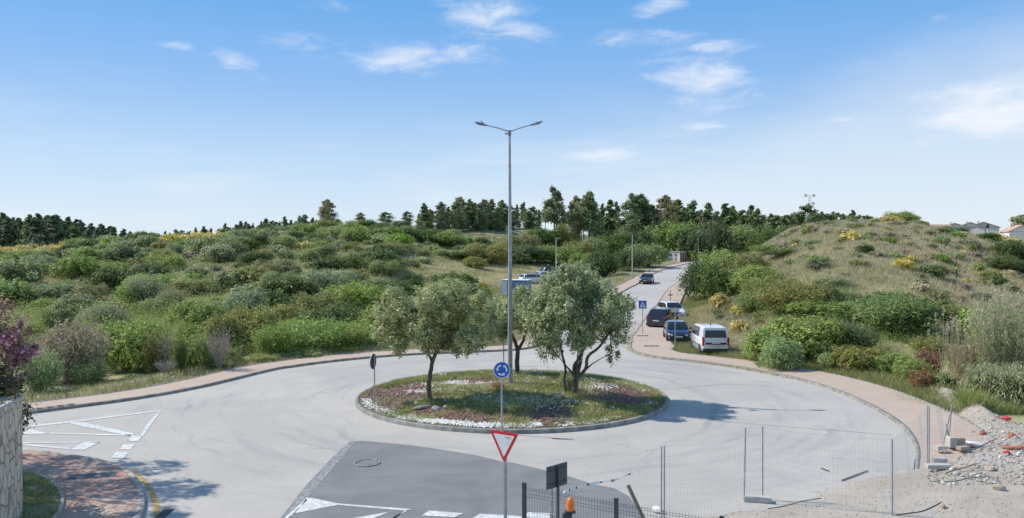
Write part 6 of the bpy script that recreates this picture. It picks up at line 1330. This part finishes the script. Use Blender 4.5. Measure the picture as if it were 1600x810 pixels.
for k in range(3): a = k * 2.094; m.tube([(.9 * math.cos(a), .9 * math.sin(a), 0), (.35 * math.cos(a), .35 * math.sin(a), hh)], .05, 4)
for i in range(14):
    z0, z1 = hh * i / 14, hh * (i + 1) / 14; r0_, r1_ = .9 - .55 * i / 14, .9 - .55 * (i + 1) / 14
    for k in range(3): a, c = k * 2.094, (k + 1) * 2.094; m.tube([(r0_ * math.cos(a), r0_ * math.sin(a), z0), (r1_ * math.cos(c), r1_ * math.sin(c), z1)], .03, 3)
mp_ = mat('mast_grey', (.45, .46, .48), .6); m.build('lattice', mp_, t); m = MB(); m.tube([(-1.6, 0, hh), (1.6, 0, hh)], .06, 4); m.tube([(-1.1, 0, hh - 3), (1.3, 0, hh - 3)], .06, 4); m.build('crossarm', mp_, t)
for x, z in ((-1.6, hh), (1.4, hh), (1.2, hh - 3)): m = MB(); m.tube([(x, -.1, z), (x, -.25, z), (x, -.55, z)], [.2, .5, .62], 12); m.build('dish', M['white'], t)
# ---------------------------------------------------------------- temporary mesh fence
def wires(m, P, zt, zb, step=.105, hs=.2, r=.0019, bulge=None):
    """P plan points; zt, zb functions of arc length"""
    P = np.array(P, float); s = np.r_[0, np.cumsum(np.linalg.norm(np.diff(P, axis=0), axis=1))]; L = s[-1]; xy = lambda q: (float(np.interp(q, s, P[:, 0])), float(np.interp(q, s, P[:, 1])))
    T_ = (P[-1] - P[0]) / np.linalg.norm(P[-1] - P[0]); Nn = (-T_[1], T_[0]); bz = bulge or (lambda q, f_: 0)
    for q in np.arange(0, L + .01, step):
        x, y = xy(q); a, b_ = zt(q), zb(q); m.tube([(x + Nn[0] * bz(q, f_), y + Nn[1] * bz(q, f_), b_ + (a - b_) * f_) for f_ in (0, .33, .66, 1)], r, 3, False, False)
    k = int(round((zt(0) - zb(0)) / hs))
    for i in range(k + 1):
        f_ = i / k; m.tube([(xy(q)[0] + Nn[0] * bz(q, f_), xy(q)[1] + Nn[1] * bz(q, f_), zb(q) + (zt(q) - zb(q)) * f_) for q in np.linspace(0, L, 18)], r * (1.15 if i in (0, k) else 1), 3, False, False)
M['wire'] = mat('mesh_wire', (.42, .43, .43), .55, .2)
def panel(name, label, P, posts, zt=2.0, sag=.0, wav=.05, cat='fence panel', wire=None, r=.0019, dip=None):
    t = empty(name, (P[0][0], P[0][1], 0), label=label, cat=cat); P2 = [(p[0] - P[0][0], p[1] - P[0][1]) for p in P]; L = math.hypot(P2[-1][0], P2[-1][1]); m = MB()
    wires(m, P2, (lambda q: zt - sag * math.sin(math.pi * min(1, q / L)) - (np.interp(q / L, *dip) if dip else 0)), (lambda q: .04 + .03 * math.sin(q * 3)), r=r, bulge=lambda q, f_: wav * math.sin(q * 2.6 + f_ * 2.5) * math.sin(math.pi * min(1, q / L)))
    m.build('wire_mesh', wire or M['wire'], t)
    for (x, y, z, lx, ly) in posts: m = MB(); m.tube([(x - P[0][0] - lx, y - P[0][1] - ly, 0.03), (x - P[0][0], y - P[0][1], z)], .021, 8); m.build('post', M['galv'], t)
    return t
panel('mesh_fence_panel', 'sagging temporary mesh fence with striped tape behind the dark fence', [(.2, 16.6), (1.1, 17.3), (2.5, 18.5), (3.74, 19.86)], [(3.74, 19.86, 2.0, 0, 0)], dip=([0, .15, .45, .75, 1], [.45, .25, .18, .22, 0]), wav=.12)
panel('mesh_fence_panel', 'wavy temporary mesh fence in front of the road, left of the concrete foot', [(3.82, 19.9), (5.0, 20.7), (6.40, 21.7)], [(3.82, 19.9, 2.0, 0, 0), (6.40, 21.75, 2.02, .04, 0)], sag=.06, wav=.16)
panel('mesh_fence_panel', 'narrow mesh piece between two posts on the concrete foot', [(6.44, 21.8), (6.93, 21.95)], [(6.93, 21.95, 2.02, 0, 0)], wav=.0)
panel('mesh_fence_panel', 'long temporary mesh fence across the edge of the dirt', [(6.97, 21.93), (8.4, 21.1), (9.82, 20.5)], [(9.82, 20.5, 2.02, 0, 0)], wav=.08, sag=.04)
panel('mesh_fence_panel', 'mesh fence crossing the dirt up to the double post', [(9.86, 20.53), (11.4, 22.6), (12.95, 24.75)], [(12.98, 24.8, 2.02, 0, 0)], wav=.05)
panel('mesh_fence_panel', 'crumpled mesh between double post and leaning posts', [(13.06, 24.85), (13.8, 25.8), (14.7, 27)], [(13.06, 24.85, 2.0, .0, 0), (14.9, 26.9, 1.55, .28, -.1), (15.02, 27.1, 1.6, .1, -.05)], zt=1.7, wav=.2)
panel('mesh_fence_panel', 'long green wire fence running right along the rubble', [(15.1, 27.1), (17.5, 28.4), (20.5, 29.8), (25, 31)], [(25, 31, 1.7, 0, 0), (20.5, 29.8, 1.65, .05, 0)], zt=1.6, wire=mat('green_wire', (.10, .17, .14), .6), wav=.05, r=.002)
def block(label, c, d, rz, name='concrete_foot', cat='concrete block', material=None): m = MB(); m.box((0, 0, d[2] / 2), d); o = m.build(name, material or M['concrete_lt'], None, c); o.rotation_euler = (0, 0, rz); return tag(o, label, cat)
block('concrete fence foot under the narrow mesh piece', (6.72, 21.75, .0), (.72, .24, .15), -.18)
block('lower concrete foot of the double post', (13.15, 24.55, .13), (.70, .24, .13), .02); block('small concrete block lying on the foot of the double post', (13.35, 24.8, .26), (.42, .2, .12), .0)
block('pale block beside the leaning posts', (14.45, 26.75, .14), (.34, .22, .14), .1)
block('left pale block at the right of the leaning posts', (15.0, 27.1, .14), (.26, .3, .36), .05); block('middle tan block at the right of the leaning posts', (15.32, 27.15, .14), (.24, .3, .32), -.1, material=M['rock']); block('dark tan block behind the pair at the leaning posts', (15.2, 26.75, .14), (.4, .2, .12), .3, material=M['rock'])
# striped tape
pts = [at(878, 775, 16.9), at(884, 767, 17), at(893, 765, 17.15), at(905, 761, 17.4), at(925, 756, 17.8), at(945, 753, 18.2), at(962, 750, 18.5), at(975, 744, 18.8), at(987, 740, 19.1), at(1000, 737, 19.4)]
C3 = cr(pts, 10); t = empty('barrier_tape', tuple(C3[0]), label='black and white striped tape hanging along the mesh fence', cat='barrier tape'); mw = MB(); mw.mi = []
for i in range(len(C3) - 1):
    tw = lambda j: Vector((0, math.sin(j * .35) * .03, .045 * (1 - .5 * abs(math.sin(j * .21))) * (1 - j / 130))); a, b_ = Vector(C3[i] - C3[0]), Vector(C3[i + 1] - C3[0]); (mw.mi.append((i // 2) % 5 == 3 and i > 12), mw.add)[1]([a - tw(i), b_ - tw(i + 1), b_ + tw(i + 1), a + tw(i)], [(0, 1, 2, 3)])
o_ = mw.build('tape', M['tapew'], t); o_.data.materials.append(M['black']); o_.data.polygons.foreach_set('material_index', [int(q) for q in mw.mi])
# leaning grey post behind the fence
m = MB(); a = Vector(at(981, 758, 17.4)); b_ = Vector((3.35, 17.0, .0)); m.tube([(0, 0, 0), a - b_], [.05, .042], 8); tag(m.build('leaning_post', M['wood'], None, tuple(b_)), 'leaning grey wooden post behind the dark fence', 'post')
# ---------------------------------------------------------------- dark garden fence with beacon, bottom
f0, f1_ = Vector((.22, 14.25, 0)), Vector((4.6, 11.75, 0)); dirv = (f1_ - f0).normalized(); Lf = (f1_ - f0).length; ZT = 2.70; ZB = .95
t = empty('garden_fence', tuple(f0), label='dark welded wire garden fence at the bottom of the picture', cat='fence'); m = MB(); nn = Vector((-dirv.y, dirv.x, 0))
for q in np.arange(.05, Lf, .053):
    p = dirv * q; g_ = (int(q * 1000) * 7919 % 13) / 13 * .006; m.tube([p + Vector((0, 0, ZB)), p + Vector((0, 0, ZT - .19)), p + nn * -.03 + Vector((0, 0, ZT - .13)), p + Vector((0, 0, ZT - .07)), p + Vector((0, 0, ZT + g_))], .0026, 4, False, False)
for z, o_ in ((ZT - .035, 0), (ZT - .07, 0), (ZT - .13, -.03), (ZT - .19, 0), (ZT - .45, 0), (ZT - .8, 0), (ZT - 1.2, 0)): m.tube([nn * (o_ + .004) + Vector((0, 0, z)), dirv * Lf + nn * (o_ + .004) + Vector((0, 0, z))], .0032, 4, False, False)
m.build('wire_mesh', M['dark'], t)
for q in (0, 1.77, 3.55, Lf): m = MB(); m.box(dirv * q + Vector((0, 0, (ZT + .03 + ZB - .2) / 2)), (.062, .055, ZT + .03 - ZB + .2), rz=math.atan2(dirv.y, dirv.x)); p = m.build('post', M['dark'], t); c = MB(); c.box(dirv * q + Vector((0, 0, ZT + .04)), (.07, .062, .018), rz=math.atan2(dirv.y, dirv.x)); c.build('post_cap', M['black'], p)
m = MB(); m.box(dirv * Lf / 2 + Vector((0, 0, ZB / 2 - .02)), (Lf + .3, .2, ZB), rz=math.atan2(dirv.y, dirv.x)); m.build('plinth', M['concrete_lt'], t)
bx, by = (891 - 800) / F * 13.4, 13.4; zb = CAMZ - (797 - HY) / F * 13.4; t = empty('gate_beacon', (bx, by, 0), label='orange warning beacon on a grey pillar at the dark fence', cat='beacon')
m = MB(); m.box((.03, 0, (zb - .16) / 2), (.15, .12, zb - .16)); m.build('pillar', mat('pillar_greygreen', (.20, .22, .20), .7), t)
m = MB(); m.box((0, 0, zb - .03), (.17, .12, .03)); m.box((-.05, -.02, zb - .10), (.16, .10, .10)); m.tube([(-.1, -.05, zb - .05), (-.13, -.08, zb - .16), (-.05, -.08, zb - .24)], .012, 5); m.build('bracket', M['dark'], t)
m = MB(); m.tube([(0, 0, zb - .01), (0, 0, zb + .02), (0, 0, zb + .15), (0, 0, zb + .19), (0, 0, zb + .205)], [.062, .064, .060, .048, .02], 18); m.build('lens', M['orange'], t)
m = MB(); [m.tube([(.0655 * math.cos(a), .0655 * math.sin(a), z_) for a in np.linspace(0, 6.283, 19)], .004, 4, False) for z_ in (zb + .05, zb + .10)]; m.build('lens_ring', mat('orange_dark', (.55, .13, .02), .4), t)
# ---------------------------------------------------------------- debris on the dirt
def stick(label, a, b_, r, material, name='stick', cat='stick', sag=0):
    a = Vector(a); b_ = Vector(b_); mm_ = (a + b_) / 2 + Vector((0, 0, sag)); m = MB(); m.tube([(0, 0, 0), mm_ - a, b_ - a], [r, r, r * .8], 6); tag(m.build(name, material, None, tuple(a)), label, cat)
def gd(px, py, up=.03): p = gp(px, py, .1); return (p[0], p[1], max(dh(p[0], p[1]), .0) + up)
stick('dark stick lying on the road by the dirt edge', gd(1315, 747), gd(1356, 732), .022, M['wood'])
stick('long rod on the rubble beside the double post foot', gd(1478, 746, .06), gd(1527, 735, .12), .02, M['wood'], 'rod', 'rod'); stick('rusty rod among the rubble right of the blocks', gd(1505, 710, .05), gd(1558, 696, .15), .02, M['grate'], 'rod', 'rod'); stick('short twig behind the mesh near the dirt edge', gd(1283, 728), gd(1296, 733), .015, M['black'], 'twig', 'twig')
stick('bent branch leaning on the leaning posts', gd(1484, 690, .0), tuple(Vector(gd(1481, 690)) + Vector((0, .1, .65))), .03, M['wood'], 'branch', 'branch')
for lab, pts, mt_ in (('green hose lying on the dirt below the double post', [(1448, 748), (1456, 756), (1490, 757), (1516, 752), (1545, 751), (1555, 757), (1548, 761), (1525, 757)], M['cable']), ('dark cable lying in the dirt at the bottom', [(1400, 803), (1420, 800), (1440, 797), (1458, 791), (1470, 786)], M['black']), ('grey cable lying along the dirt edge left of the mesh posts', [(1200, 790), (1225, 787), (1255, 780), (1283, 775)], M['wood'])):
    P = cr([gd(*p, .012) for p in pts], 6); m = MB(); m.tube([tuple(p - P[0]) for p in P], .013, 5); tag(m.build('cable', mt_, None, tuple(P[0])), lab, 'cable')
rock('red plastic scrap in the rubble at the right edge', gd(1574, 715, .06), (.22, .1, .07), 11, M['redthing'], 'plastic_scrap', 'scrap'); rock('orange red plastic piece high on the rubble', gd(1573, 663, .08), (.22, .14, .1), 12, M['redthing'], 'plastic_scrap', 'scrap')
for i, (px, py, lab) in enumerate([(1581, 686, 'broken brick in the upper right rubble'), (1590, 706, 'broken brick cut by the right edge'), (1575, 707, 'broken brick above the red plastic scrap'), (1536, 680, 'half buried brick left in the rubble')]): rock(lab, gd(px, py, .06), (.2, .13, .09), 20 + i, M['redbrick'], 'brick', 'brick')
for i, (px, py, lab, s) in enumerate([(1526, 698, 'white slab fragment lying in the rubble', .5), (1512, 694, 'small white slab left of the slab fragment', .3), (1545, 738, 'pale flat stone in the lower rubble', .3), (1473, 793, 'single pale stone at the bottom of the dirt', .12), (1028, 795, 'white crumpled bag behind the double fence post', .2), (1518, 676, 'pale stone near the half buried brick', .2), (1560, 770, 'dark clod row stone at the right', .2)]): rock(lab, gd(px, py, .05), (s, s * .6, s * .25 if i < 3 else s * .6), 30 + i, M['pebble'] if i < 2 or i == 4 else M['rock'], 'stone' if i != 4 else 'crumpled_bag', 'stone' if i != 4 else 'bag')
def rub(pxr, pyr, n, seed, r, material, label):
    g = np.random.default_rng(seed); P = []
    for _ in range(n):
        p = gp(g.uniform(*pxr), g.uniform(*pyr), .15); P.append(p)
    P = np.array(P); P[:, 2] = dirt_h(P[:, 0], P[:, 1]) + .01; i_, d_ = inpoly(P[:, 0], P[:, 1], dpoly); P = P[(d_ > .05)]; V, Fx = pebbles(P, label, seed, r); tag(link('rubble', mesh_np('rubble', V, Fx, material)), label, 'rubble', kind='stuff')
rub((1450, 1640), (612, 760), 900, 91, .028, M['concrete'], 'pale rubble and stones on the dirt'); rub((1450, 1640), (615, 760), 1300, 92, .032, M['clod'], 'earth clods and small stones on the dirt'); rub((1480, 1640), (640, 750), 50, 93, .035, M['redbrick'], 'brick fragments on the dirt'); rub((1120, 1640), (735, 815), 700, 94, .018, M['rock'], 'gravel scattered over the lower dirt'); rub((1410, 1500), (598, 640), 300, 95, .04, M['rock'], 'stones on the small earth mound')
rub((1490, 1640), (645, 750), 60, 96, .10, M['concrete'], 'larger rubble lumps on the dirt'); rub((1470, 1640), (620, 760), 160, 98, .05, M['pebble'], 'white plaster crumbs on the dirt')
X, Y, g = rpx((1405, 1500), (33.5, 38.5), 900, 97) + (np.random.default_rng(97),); k = fbm(X, Y, 1.2, 3, 98) > .5; X, Y = X[k], Y[k]; blades('dirt_weeds', X, Y, dirt_h(X, Y), g, 9, .22, .014, .12, FOL['grass'], 'green weeds on the small earth mound', .6, False)
X, Y, g = rpx((1500, 1620), (33, 35), 700, 99) + (np.random.default_rng(99),); blades('dirt_weeds', X, Y, dirt_h(X, Y), g, 9, .5, .014, .15, FOL['grass'], 'green weeds at the foot of the near reeds', .5, False)
